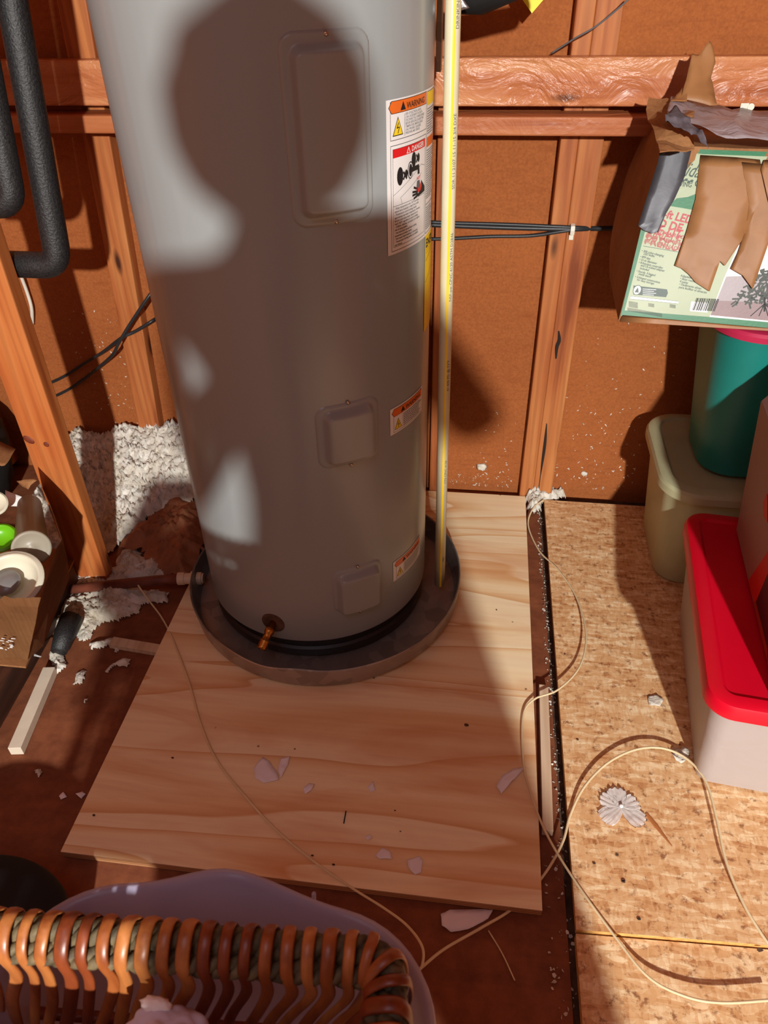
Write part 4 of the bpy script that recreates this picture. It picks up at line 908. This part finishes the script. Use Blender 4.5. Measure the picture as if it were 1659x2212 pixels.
bowl('plastic_bowl', F(-2,1160,.25), (.2,-.3,1), .036, lime_m, 'lime green plastic bowl in the cardboard box beside the tumbler', 'bowl', .02)
bowl('round_dish', F(-14,1086,.25), (.5,-.5,1), .030, lidw_m, 'small cream round dish at the left frame edge above the green bowl', 'dish', .008)
bm = bmesh.new(); lathe(bm, [(0,.0),(.026,.0),(.030,.006),(.027,.012),(0,.014)], 30, aim(F(14,1262,.243), (.1,-.3,1))); mk('glass_lid', bm, plain('grey_translucent', srgb(128,124,122), .25, bump=0), smooth=True, label='small grey translucent cup nested inside the white bowl', cat='cup')
sheet('paper_sheet', [F(12,1060,.22), F(48,1074,.22), F(38,1094,.20), F(10,1096,.2)], white_m, 'white paper behind the tumbler in the cardboard box', 'paper', amp=.003, cuts=2)
sheet('paper_scrap', [F(35,1040,.26), F(52,1037,.27), F(80,1038,.27), F(62,1060,.25), F(48,1052,.25)], card_m, 'small torn brown scrap behind the tumbler', 'paper scrap', amp=.01, cuts=2)
sheet('paper_scrap', [F(-10,950,.20), F(34,973,.2), F(26,985,.2), F(10,1008,.2), F(-12,1006,.2)], card_m, 'larger folded brown paper at the left frame edge behind the box', 'paper scrap', amp=.012, cuts=2)
bm = bmesh.new(); hexa(bm, [F(66,1416,.03), F(90,1418,.03), F(88,1420,.03), F(70,1411,.03)], [F(66,1416,.034), F(90,1418,.034), F(88,1420,.034), F(70,1411,.034)]); mk('plastic_sliver', bm, white_m, label='pale sliver sticking out under the cardboard box corner', cat='scrap')

# ================================================================== CREAM WIRES on the floor
cable('thin_cream_wire', [F(298,1264,.03), F(320,1295,.012), F(350,1335,-.01), F(375,1385,.003), F(410,1480,.004), F(432,1560,.004), (F(470,1645,.004)), F(540,1732,.004), F(600,1796,.004), F(680,1862,.004), F(760,1918,.004), F(830,1962,.01), F(880,2000,.02), F(912,2045,.03), F(912,2085,.02), F(900,2100,.01)], .0021, wirec_m, 'cream wire crossing the plywood from the drain line to the basket', 'wire', n=10, seg=8)
cable('thin_cream_wire', [F(1175,1080,.01), F(1152,1098,.003), F(1141,1135,-.012), F(1165,1190,-.008), F(1205,1230,.006), F(1245,1290,.012), F(1266,1370,.02), F(1252,1440,.02), F(1205,1490,.018), F(1155,1510,.010), F(1130,1545,.006), F(1130,1640,.006), F(1145,1710,.008), F(1180,1800,.006), F(1240,1900,.003), F(1330,2025,.006), F(1400,2110,.010), F(1480,2152,.012), F(1560,2166,.012), F(1670,2160,.012)], .0021, wirec_m, 'cream wire running down the right edge of the plywood to the bottom right corner', 'wire', n=10, seg=8)
cable('thin_cream_wire', [F(908,2092,.0), F(960,2050,-.005), F(1040,2004,-.01), F(1110,1960,-.015), F(1175,1890,-.01), F(1215,1820,.004), F(1232,1760,0.0050), F(1262,1700,0.0126), F(1310,1650,0.0168), F(1370,1620,0.0193), F(1430,1616,0.0193), F(1485,1640,0.0189), F(1525,1690,0.0181), F(1548,1770,0.0168), F(1568,1860,0.0143), F(1605,1950,0.0118), F(1640,2010,0.0084), F(1675,2060,0.0050)], .0024 , wirec_m, 'cream wire arching in a loop over the strand board beside the red-lidded tub', 'wire', n=10, seg=8)
cable('fine_wire', [F(1055,2010,-.018), F(1085,2060,-.018), F(1112,2118,-.018)], .0011, wirec_m, 'fine cream strand on the dark floor below the plywood corner', 'wire')

# ================================================================== SMALL LITTER
fl = empty('fabric_flower', F(1338,1745,.004), 'white fabric flower with five scalloped petals lying on the strand board', 'fabric flower')
fc = F(1341,1744,.001)
for (px, py, wd) in ((1303,1722,.020), (1330,1706,.022), (1374,1733,.022), (1385,1775,.022), (1307,1768,.022)):
    tip = F(px, py, .006); d = tip-fc; d.z = 0; L_ = d.length*1.15; d.normalize(); n_ = Vector((-d.y, d.x, 0)); bm = bmesh.new(); nu, nv = 14, 12; rows = []
    for i in range(nu+1):
        t_ = i/nu; wd_ = .005+1.08*wd*math.sin(min(1, t_*1.02)*math.pi*.60)**.8; row = []
        for j in range(nv+1):
            s_ = -1+2*j/nv; ed = 1-.13*abs(s_)**2+.05*math.cos(s_*11)
            row.append(bm.verts.new(fc+d*(L_*t_*ed)+n_*(wd_*.62*s_)+Vector((0,0,.003+.0016*math.cos(s_*11)*t_+.0015*t_*t_+.5*noise.noise(Vector((px+i*.3,j*.4,0)))*.003))))
        rows.append(row)
    for i in range(nu):
        for j in range(nv): bm.faces.new([rows[i][j], rows[i+1][j], rows[i+1][j+1], rows[i][j+1]])
    bmesh.ops.solidify(bm, geom=bm.faces[:], thickness=.0006); mk('petal', bm, petal_m, fl, smooth=True)
bm = bmesh.new(); lathe(bm, [(0,.004),(.003,.0035),(.004,0),(0,0)], 12, Matrix.Translation(fc+Vector((0,0,.004)))); mk('flower_eye', bm, petal_m, fl, smooth=True)
bm = bmesh.new(); a_ = F(1396,1757,0.001); b_ = F(1452,1828,0.001); tube(bm, [a_, a_.lerp(b_, .4), b_], [.0035, .0045, .0008], 8, flat=.3, up=lambda i: Vector((0,0,1))); mk('wood_splinter', bm, plain('splinter', srgb(176,108,56), .7), label='brown wood splinter beside the fabric flower', cat='splinter')
for pts, z, lb in (
    (((549,1660),(567,1636),(582,1645),(598,1668),(603,1685),(570,1692),(550,1680)), .001, 'larger clear film scrap on the plywood left of the oval grain figure'),
    (((600,1665),(606,1640),(627,1634),(622,1652),(608,1680)), .001, 'narrow clear film scrap touching the larger one'),
    (((655,1705),(668,1692),(680,1694),(672,1708),(660,1716)), .001, 'tiny clear scrap at the oval grain figure on the plywood'),
    (((795,1700),(806,1688),(811,1706),(800,1712)), .001, 'tiny clear scrap at the right end of the oval grain figure'),
    (((810,1850),(825,1832),(845,1842),(847,1856),(820,1856)), .001, 'clear film flake left of its neighbour near the front edge of the plywood'),
    (((880,1856),(905,1850),(913,1860),(910,1885),(895,1890),(882,1875)), .001, 'clear film flake nearest the front plywood edge'),
    (((788,1808),(800,1802),(805,1810),(795,1816)), .001, 'smallest clear flake in the lower middle of the plywood'),
    (((1072,1700),(1082,1678),(1110,1660),(1136,1658),(1105,1690),(1082,1716)), .002, 'shiny clear film twist at the right edge of the plywood'),
    (((952,1975),(970,1968),(1045,1964),(1064,1966),(1055,1985),(1010,2008),(975,2014),(955,2000)), -.019, 'largest clear film scrap on the dark floor below the plywood'),
    (((128,1720),(138,1712),(146,1722),(132,1728)), -.019, 'small clear scrap on the dark floor left of the plywood corner'),
    (((165,1716),(178,1710),(186,1716),(176,1726)), -.019, 'small clear scrap touching the left plywood edge'),
    (((1398,1505),(1420,1500),(1432,1512),(1425,1526),(1402,1524)), .002, 'grey white crumb on the strand board beside the tub shadow')):
    sheet('film_scrap', [F(x, y, z) for x, y in pts], film_m if 'crumb' not in lb else ins_m, lb, 'plastic scrap', amp=.006, sc=55, cuts=3)
bm = bmesh.new(); q = F(745,1765,.001); box(bm, q.x-.0009, q.x+.0009, q.y-.012, q.y+.012, .0002, .0018, Matrix.Translation(q*1) @ Matrix.Translation(-q)); mk('black_bristle', bm, black_m, label='short black bristle lying on the plywood', cat='bristle')
bm = bmesh.new()
for (px, py, s_) in ((373,1637,.003),(203,1761,.0035),(853,1751,.002),(865,1796,.0018),(720,1868,.003),(675,1848,.003),(637,1618,.002),(1007,1566,.006),(1346,1902,.004),(1380,1985,.004),(1283,1865,.003),(1347,1905,.004),(1248,1598,.003),(1220,1413,.0025),(1073,1318,.002),(700,1425,.0012),(1640,2052,.006)):
    q = F(px, py, .0008); vs = [bm.verts.new(q+Vector((s_*math.cos(a)*random.uniform(.6,1.1), s_*.6*math.sin(a)*random.uniform(.6,1.1), 0))) for a in (0,1.1,2.2,3.4,4.5,5.5)]
    bm.faces.new(vs)
ex = bmesh.ops.extrude_face_region(bm, geom=bm.faces[:])
for v in [g for g in ex['geom'] if isinstance(g, bmesh.types.BMVert)]: v.co.z += .0012
mk('dark_crumbs', bm, dark_m, label='tiny dark crumbs scattered over the plywood and strand board', cat='debris', kind='stuff')
sheet('insulation_clump', [F(1455,1618,.004), F(1478,1612,.004), F(1488,1640,.004), F(1470,1648,.004), F(1452,1635,.004)], ins_m, 'greyish clump at the front corner of the red-lidded tub', 'insulation', amp=.02, sc=60, cuts=3)
# yellow hanging tag, foil duct tip
tg = empty('yellow_tag', W(1146, 0, 1.66), 'yellow tag with black print hanging at the top edge above the rail', 'tag')
P = Print(); P.poly([(-.055,.0),(.0,-.055),(.055,.0),(0,.055)], ytag_m, 0)
for k in range(10): P.line((-.014+k*.0036, -.020+k*.0036), (-.030+k*.0036, -.004+k*.0036), .0012, ink_m, 1)
tc0 = W(1149, 28, 1.66) + Vector((0,0,.0545))
P.build('tag_card', lambda u, v, z: tc0 + Vector((u*.92, -z, v)), tg)
bm = bmesh.new(); P_ = [W(988,24,1.54), W(1014,19,1.50), W(1000,-2,1.50), W(985,-30,1.54)]
LS = lambda px, py, y: LP + (W(px, py, BY)-LP)*((y-LP.y)/(BY-LP.y))
hA = LS(1000, 62, 1.50); hB = LS(1106, 40, 1.38)
fd = empty('foil_wrapped_lever', hA, 'foil wrapped valve handle whose tip shows beside the discharge pipe at the top edge', 'valve handle')
bm = bmesh.new(); tube(bm, [hA+Vector((-.05,0,-.0)), hA, hB], [.02, .022, .019], 14); mk('handle', bm, black_m, fd, smooth=True)
sheet('foil', [W(986,25,1.45), W(1015,20,1.45), W(1000,-4,1.45), W(986,-30,1.45)], foil_m, 'crinkled foil tip', parent=fd, amp=.006, cuts=3)

# ================================================================== TUB + WICKER BASKET
TX0, TX1, TY0, TY1 = -.352, -.004, -.13, .276
tb = empty('clear_plastic_tub', (-.19, .08, -.02), 'cloudy clear plastic tub with wavy rim around the wicker basket', 'tub')
bm = bmesh.new(); rings = []
def tubring(z, e_, wave=0.0):
    out = []
    for x, y in rrect((TX0+TX1)/2, (TY0+TY1)/2, (TX1-TX0)/2+e_, (TY1-TY0)/2+e_, .10+e_*.5, 10):
        zz = z; sx = (x-(TX0+TX1)/2)/((TX1-TX0)/2)
        if wave: zz += wave*(.036*math.exp(-(sx/.42)**2))*(1 if y > .1 or y < 0 else 0)
        out.append((x, y, zz))
    return out
prof = [(-.02,-.075,0),(0,-.07,0),(.2,-.05,0),(.4,-.03,0),(.52,-.016,0),(.585,-.010,.9),(.600,-.002,1),(.606,.002,1),(.604,.006,1),(.590,.008,1),(.588,.006,1)]
# densify straight sides so that the rim can wave
def dens(r):
    out = []
    for a, b in zip(r, r[1:]+r[:1]):
        a = Vector(a); b = Vector(b); n_ = max(1, int((b-a).length/.012)); out += [a.lerp(b, k/n_) for k in range(n_)]
    return out
base = dens([(x, y, 0) for x, y in rrect(0, 0, (TX1-TX0)/2, (TY1-TY0)/2, .08, 10)])
rings = []
for z, e_, wv_ in prof:
    r_ = []
    for p in base:
        sx = p.x/((TX1-TX0)/2); k = 1+e_/.19; q = Vector((TX0/2+TX1/2+p.x*k, (TY0+TY1)/2+p.y*k, z))
        wz = .036*math.exp(-(sx/.33)**2)-.010
        q.z += wv_*wz; q.y += wv_*(.010*math.exp(-(sx/.5)**2) if p.y > 0 else 0); r_.append(q)
    rings.append(r_)
loft(bm, rings, capb=True); o = mk('tub_wall', bm, tub_m, tb, smooth=True)
so = o.modifiers.new('sol', 'SOLIDIFY'); so.thickness = .0022
for px, py0, py1 in ((268,1925,1955), (678,1930,1975)):
    bm = bmesh.new(); z_ = .60; a_ = F(px, py0, .585); b_ = F(px, py1, .55); tube(bm, [a_, b_], [.002, .002], 8); mk('rib', bm, tub_m, tb, smooth=True)
bm = bmesh.new(); tube(bm, catmull([F(400,1990,.52), F(425,1972,.53), F(480,1968,.53), F(540,1980,.53), F(575,1996,.52)], 8), .0015, 8); mk('handle_ridge', bm, tub_m, tb, smooth=True)

bk = empty('wicker_basket', (-.21, .05, .0), 'tall wicker basket with split-cane bars bound over a twisted rope rim', 'basket')
BX0, BX1, BY0, BY1 = -.43, -.020, -.14, .212; ZR = .680
rim = dens([(x, y, ZR) for x, y in rrect((BX0+BX1)/2, (BY0+BY1)/2, (BX1-BX0)/2, (BY1-BY0)/2, .022, 8, math.radians(3.2))])
# resample evenly
def resample(P_, step):
    L_ = [0]; 
    for a, b in zip(P_, P_[1:]+P_[:1]): L_.append(L_[-1]+(b-a).length)
    N = int(L_[-1]/step); out = []; j = 0
    for k in range(N):
        s_ = L_[-1]*k/N
        while L_[j+1] < s_: j += 1
        a = P_[j]; b = P_[(j+1) % len(P_)]; out.append(a.lerp(b, (s_-L_[j])/(L_[j+1]-L_[j])))
    return out
rp = resample([Vector(p) for p in rim], .003); N = len(rp)
def nrm_at(i): t_ = (rp[(i+1) % N]-rp[i-1]).normalized(); return Vector((t_.y, -t_.x, 0))
for (oz, oi, rr, ph) in ((0, 0, .0105, 0), (-.017, -.001, .0095, 2), (-.006, -.013, .009, 1), (-.030,-.002,.008,3)):
    bm = bmesh.new()
    for s_ in range(3):
        path = [rp[i] + nrm_at(i)*(oi+math.cos(i*.55+s_*2.094+ph)*rr*.5) + Vector((0,0,oz+math.sin(i*.55+s_*2.094+ph)*rr*.5)) for i in range(N)]
        tube(bm, path, rr*.54, 6, closed=True)
    mk('rim_rope', bm, rope_m, bk, smooth=True, label='dark twisted seagrass rope')
rods = resample([Vector(p) for p in rim], .0147); M_ = len(rods)
cnt = 0
for i, p in enumerate(rods):
    if p.y < -.05 and False: continue
    t_ = (rods[(i+1) % M_]-rods[i-1]).normalized(); out = Vector((t_.y, -t_.x, 0)); rr = random.Random(i)
    ln = t_*rr.uniform(-.004, .004); m = wick_m[rr.randrange(3)]; wdt = rr.uniform(.0040, .0056)
    path = [p+out*.010+Vector((0,0,-.045))+ln*1.5, p+out*.0125+Vector((0,0,-.02))+ln, p+out*.011+Vector((0,0,.004))+ln*.5, p+out*.004+Vector((0,0,.0135)), p-out*.008+Vector((0,0,.0125)), p-out*.0195+Vector((0,0,.000))-ln*.3, p-out*.021+Vector((0,0,-.028))-ln*.8]
    c_ = Vector(((BX0+BX1)/2, (BY0+BY1)/2, 0)); inn = (c_-Vector((p.x, p.y, 0)))
    for zz, f_ in ((.60, .02), (.53, .04), (.46, .06), (.40, .08)):
        q = p-out*.018+inn*f_+t_*rr.uniform(-.003, .003); q.z = zz; q.x -= .32*(.655-zz); path.append(q)
    pp_ = catmull(path, 5)
    bm = bmesh.new(); tube(bm, pp_, wdt, 8, flat=.36, up=lambda k, pp_=pp_, t_=t_: (pp_[min(k+1, len(pp_)-1)]-pp_[max(k-1, 0)]).cross(t_) if (pp_[min(k+1, len(pp_)-1)]-pp_[max(k-1, 0)]).cross(t_).length > 1e-6 else Vector((0,0,1)))
    mk('cane_bar', bm, m, bk, smooth=True); cnt += 1
bm = bmesh.new()
for zz, f_ in ((.53,-.02), (.41,.02)):
    c_ = Vector(((BX0+BX1)/2, (BY0+BY1)/2, 0)); path = [Vector((p.x, p.y, zz))+(c_-Vector((p.x,p.y,0)))*(f_+.07)+Vector((-.32*(.655-zz),0,0)) for p in rp[::4]]
    tube(bm, path, .005, 8, closed=True)
mk('inner_hoop', bm, wick_m[1], bk, smooth=True)
bm = bmesh.new(); hexa(bm, [(x, y, .385) for x, y in ((-.46,-.11),(-.13,-.11),(-.13,.17),(-.46,.17))], [(x, y, .395) for x, y in ((-.46,-.11),(-.13,-.11),(-.13,.17),(-.46,.17))]); mk('basket_bottom', bm, wick_m[1], bk)
# cloth in the basket
cl = empty('folded_cloth', F(375,2190,.52), 'lavender white crumpled cloth inside the wicker basket', 'cloth')
cp = F(372, 2214, .66)+Vector((0,-.014,-.008)); bm = bmesh.new(); bmesh.ops.create_icosphere(bm, subdivisions=5, radius=1.0)
for v in bm.verts:
    q = v.co.copy(); r_ = 1+.22*noise.noise(q*1.6)+.13*abs(noise.noise(q*3.5)); v.co = Vector((q.x*.034*r_, q.y*.024*r_, q.z*.030*r_*(1 if q.z > 0 else 3))) + cp
mk('cloth_fold', bm, cloth_m, cl, smooth=True)
bm = bmesh.new(); bmesh.ops.create_icosphere(bm, subdivisions=5, radius=1.0)  # unseen heap, added to keep lamp light off the inner cane bars
for v in bm.verts:
    q = v.co.copy(); r_ = 1+.10*noise.noise(q*2.1)+.10*abs(noise.noise(q*5)); sq = lambda t_: math.copysign(abs(t_)**.6, t_)
    v.co = Vector((-.235+sq(q.x)*.155*r_, -.005+sq(q.y)*.100*r_, .555+sq(q.z)*.150*r_))
mk('cloth_fold', bm, cloth_m, cl, smooth=True, label='unseen heap of cloth added to shade the inside of the basket')
bm = bmesh.new(); c0 = F(335, 2166, .675); bmesh.ops.create_icosphere(bm, subdivisions=3, radius=1.0)
for v in bm.verts: q = v.co.copy(); v.co = c0+Vector((q.x*.011, q.y*.005, q.z*.005))*(1+.3*noise.noise(q*3))+Vector((0,0,-.004))
mk('cloth_corner', bm, petal_m, cl, smooth=True, label='cream folded corner')
# black bag at the far left bottom
bc = F(20, 1945, .10); bm = bmesh.new(); bmesh.ops.create_icosphere(bm, subdivisions=4, radius=1.0)
for v in bm.verts:
    q = v.co.copy(); r_ = 1+.12*noise.noise(q*1.5); v.co = Vector((bc.x-.05+q.x*.17*r_, bc.y-.06+q.y*.13*r_, max(-.02, .06+q.z*.10*r_)))
mk('black_bag', bm, black_m, smooth=True, label='black fabric bag on the floor at the lower left behind the tub', cat='bag')

bm = bmesh.new(); bmesh.ops.create_icosphere(bm, subdivisions=4, radius=1.0)  # black blob added to make the left back corner read as dark
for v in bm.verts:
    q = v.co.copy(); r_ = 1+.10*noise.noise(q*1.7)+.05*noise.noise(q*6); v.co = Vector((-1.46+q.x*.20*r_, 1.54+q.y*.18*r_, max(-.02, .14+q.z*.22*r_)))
mk('shade_blob', bm, black_m, smooth=True, label='black blob added to darken the corner at the back wall behind the cardboard box', cat='shade blob')

# ================================================================== PHOTOGRAPHER (stands behind the camera, casts the shadow)
pr = empty('person', (.10, -.40, -.02), 'person in grey sweatshirt holding a phone up in both hands behind the basket', 'person')
def skin_body(name, J, E_, m, parent, root=0, sub=2):
    me = bpy.data.meshes.new(name); pl = parent_loc(parent)
    me.from_pydata([Vector(j[:3])-pl for j in J], E_, []); me.materials.append(m); o = bpy.data.objects.new(name, me); COL.objects.link(o); o.parent = parent
    md = o.modifiers.new('skin', 'SKIN'); md.use_smooth_shade = True
    for i, j in enumerate(J):
        sv = me.skin_vertices[0].data[i]; rx = j[3]; ry = j[4] if len(j) > 4 else j[3]; sv.radius = (rx, ry); sv.use_root = (i == root)
    ss = o.modifiers.new('sub', 'SUBSURF'); ss.levels = 1; ss.render_levels = sub; return o
J = [(.11,-.46,.80,.19,.13), (.08,-.45,.96,.19,.12), (.09,-.42,1.12,.15,.11), (.035,-.36,1.25,.09,.08), (.01,-.32,1.33,.055,.05), (.003,-.28,1.37,.06,.06),
     (.19,-.38,1.215,.06,.06), (.30,-.33,1.03,.052,.052), (.19,-.18,1.13,.038,.038), (.10,-.075,1.215,.026,.026),
     (-.15,-.37,1.295,.05,.05), (-.20,-.33,.975,.088,.06), (-.09,-.18,1.13,.032,.032), (-.065,-.075,1.20,.024,.024),
     (.24,-.46,.62,.14,.11), (.31,-.44,.40,.115,.09), (.33,-.46,.06,.06,.05), (.33,-.38,.02,.04,.03),
     (-.03,-.48,.62,.11,.10), (-.05,-.47,.35,.07,.07), (-.05,-.50,.06,.05,.05), (-.05,-.42,.02,.04,.03)]
E_ = [(0,1),(1,2),(2,3),(3,4),(4,5),(3,6),(6,7),(7,8),(8,9),(3,10),(10,11),(11,12),(12,13),(0,14),(14,15),(15,16),(16,17),(0,18),(18,19),(19,20),(20,21)]
skin_body('body', J, E_, shirt_m, pr)
bm = bmesh.new(); bmesh.ops.create_icosphere(bm, subdivisions=4, radius=1.0)
for v in bm.verts:
    q = v.co.copy(); x, y, z = q
    w_ = .074*(1-.22*max(0,-z)**1.5); dy = .090*(1-.1*max(0,-z))
    p = Vector((x*w_, y*dy, z*.100))
    if y > 0:
        p.y += .016*math.exp(-((x/.13)**2+((z+.15)/.18)**2)) + .006*math.exp(-((x/.3)**2+((z+.55)/.08)**2)) + .008*math.exp(-((x/.3)**2+((z+.9)/.15)**2))
        p.y -= .009*(math.exp(-(((x-.42)/.18)**2+((z-.05)/.12)**2))+math.exp(-(((x+.42)/.18)**2+((z-.05)/.12)**2)))
    v.co = Matrix.Rotation(-.25, 3, 'X') @ p + Vector((.006, -.275, 1.432))
for s_ in (-1, 1):
    r0 = bmesh.ops.create_icosphere(bm, subdivisions=2, radius=1.0)
    for v in r0['verts']: q = v.co.copy(); v.co = Vector((.003+s_*.078+q.x*.010, -.285+q.y*.018, 1.43+q.z*.030))
mk('head', bm, skin_m, pr, smooth=True)
bm = bmesh.new(); bmesh.ops.create_icosphere(bm, subdivisions=4, radius=1.0)
for v in bm.verts:
    q = v.co.copy(); x, y, z = q; k = 1+.05*noise.noise(q*4)
    v.co = Vector((.008+x*.101*k, -.305+y*.098*k-.01, 1.456+z*(.102 if z > 0 else .105)*k))
mk('hair', bm, hair_m, pr, smooth=True)
for s_, wx in ((1, .10), (-1, -.065)):
    w0 = Vector((wx, -.075, 1.205)); pm = Vector((wx-s_*.012, -.050, 1.245))
    J = [(w0.x, w0.y, w0.z, .022), (pm.x, pm.y, pm.z, .026, .014), (pm.x-s_*.002, pm.y+.008, pm.z+.03, .026, .012)]; E_ = [(0,1),(1,2)]
    for f_ in range(4):
        b_ = Vector((pm.x+s_*.012, pm.y-.004, pm.z+.040-f_*.017)); L1 = (.030, .034, .032, .026)[f_]; k = len(J)
        J += [(b_.x, b_.y, b_.z, .0085), (b_.x-s_*.004, b_.y-.010, b_.z+.004, .0082), (b_.x-s_*L1, b_.y-.006, b_.z+.005, .0078), (b_.x-s_*(L1+.018), b_.y+.001, b_.z+.004, .0068)]
        E_ += [(2 if f_ < 2 else 1, k), (k, k+1), (k+1, k+2), (k+2, k+3)]
    k = len(J); J += [(pm.x-s_*.012, pm.y-.012, pm.z-.004, .010), (pm.x-s_*.026, pm.y-.018, pm.z+.018, .009), (pm.x-s_*.034, pm.y-.016, pm.z+.040, .008)]; E_ += [(1,k),(k,k+1),(k+1,k+2)]
    skin_body('hand', J, E_, skin_m, pr, 0, 1)
bm = bmesh.new(); box(bm, -.075, .078, -.046, -.037, 1.212, 1.287); mk('phone', bm, phone_m, bevel=.003, label='black phone held sideways in both hands of the person', cat='phone')
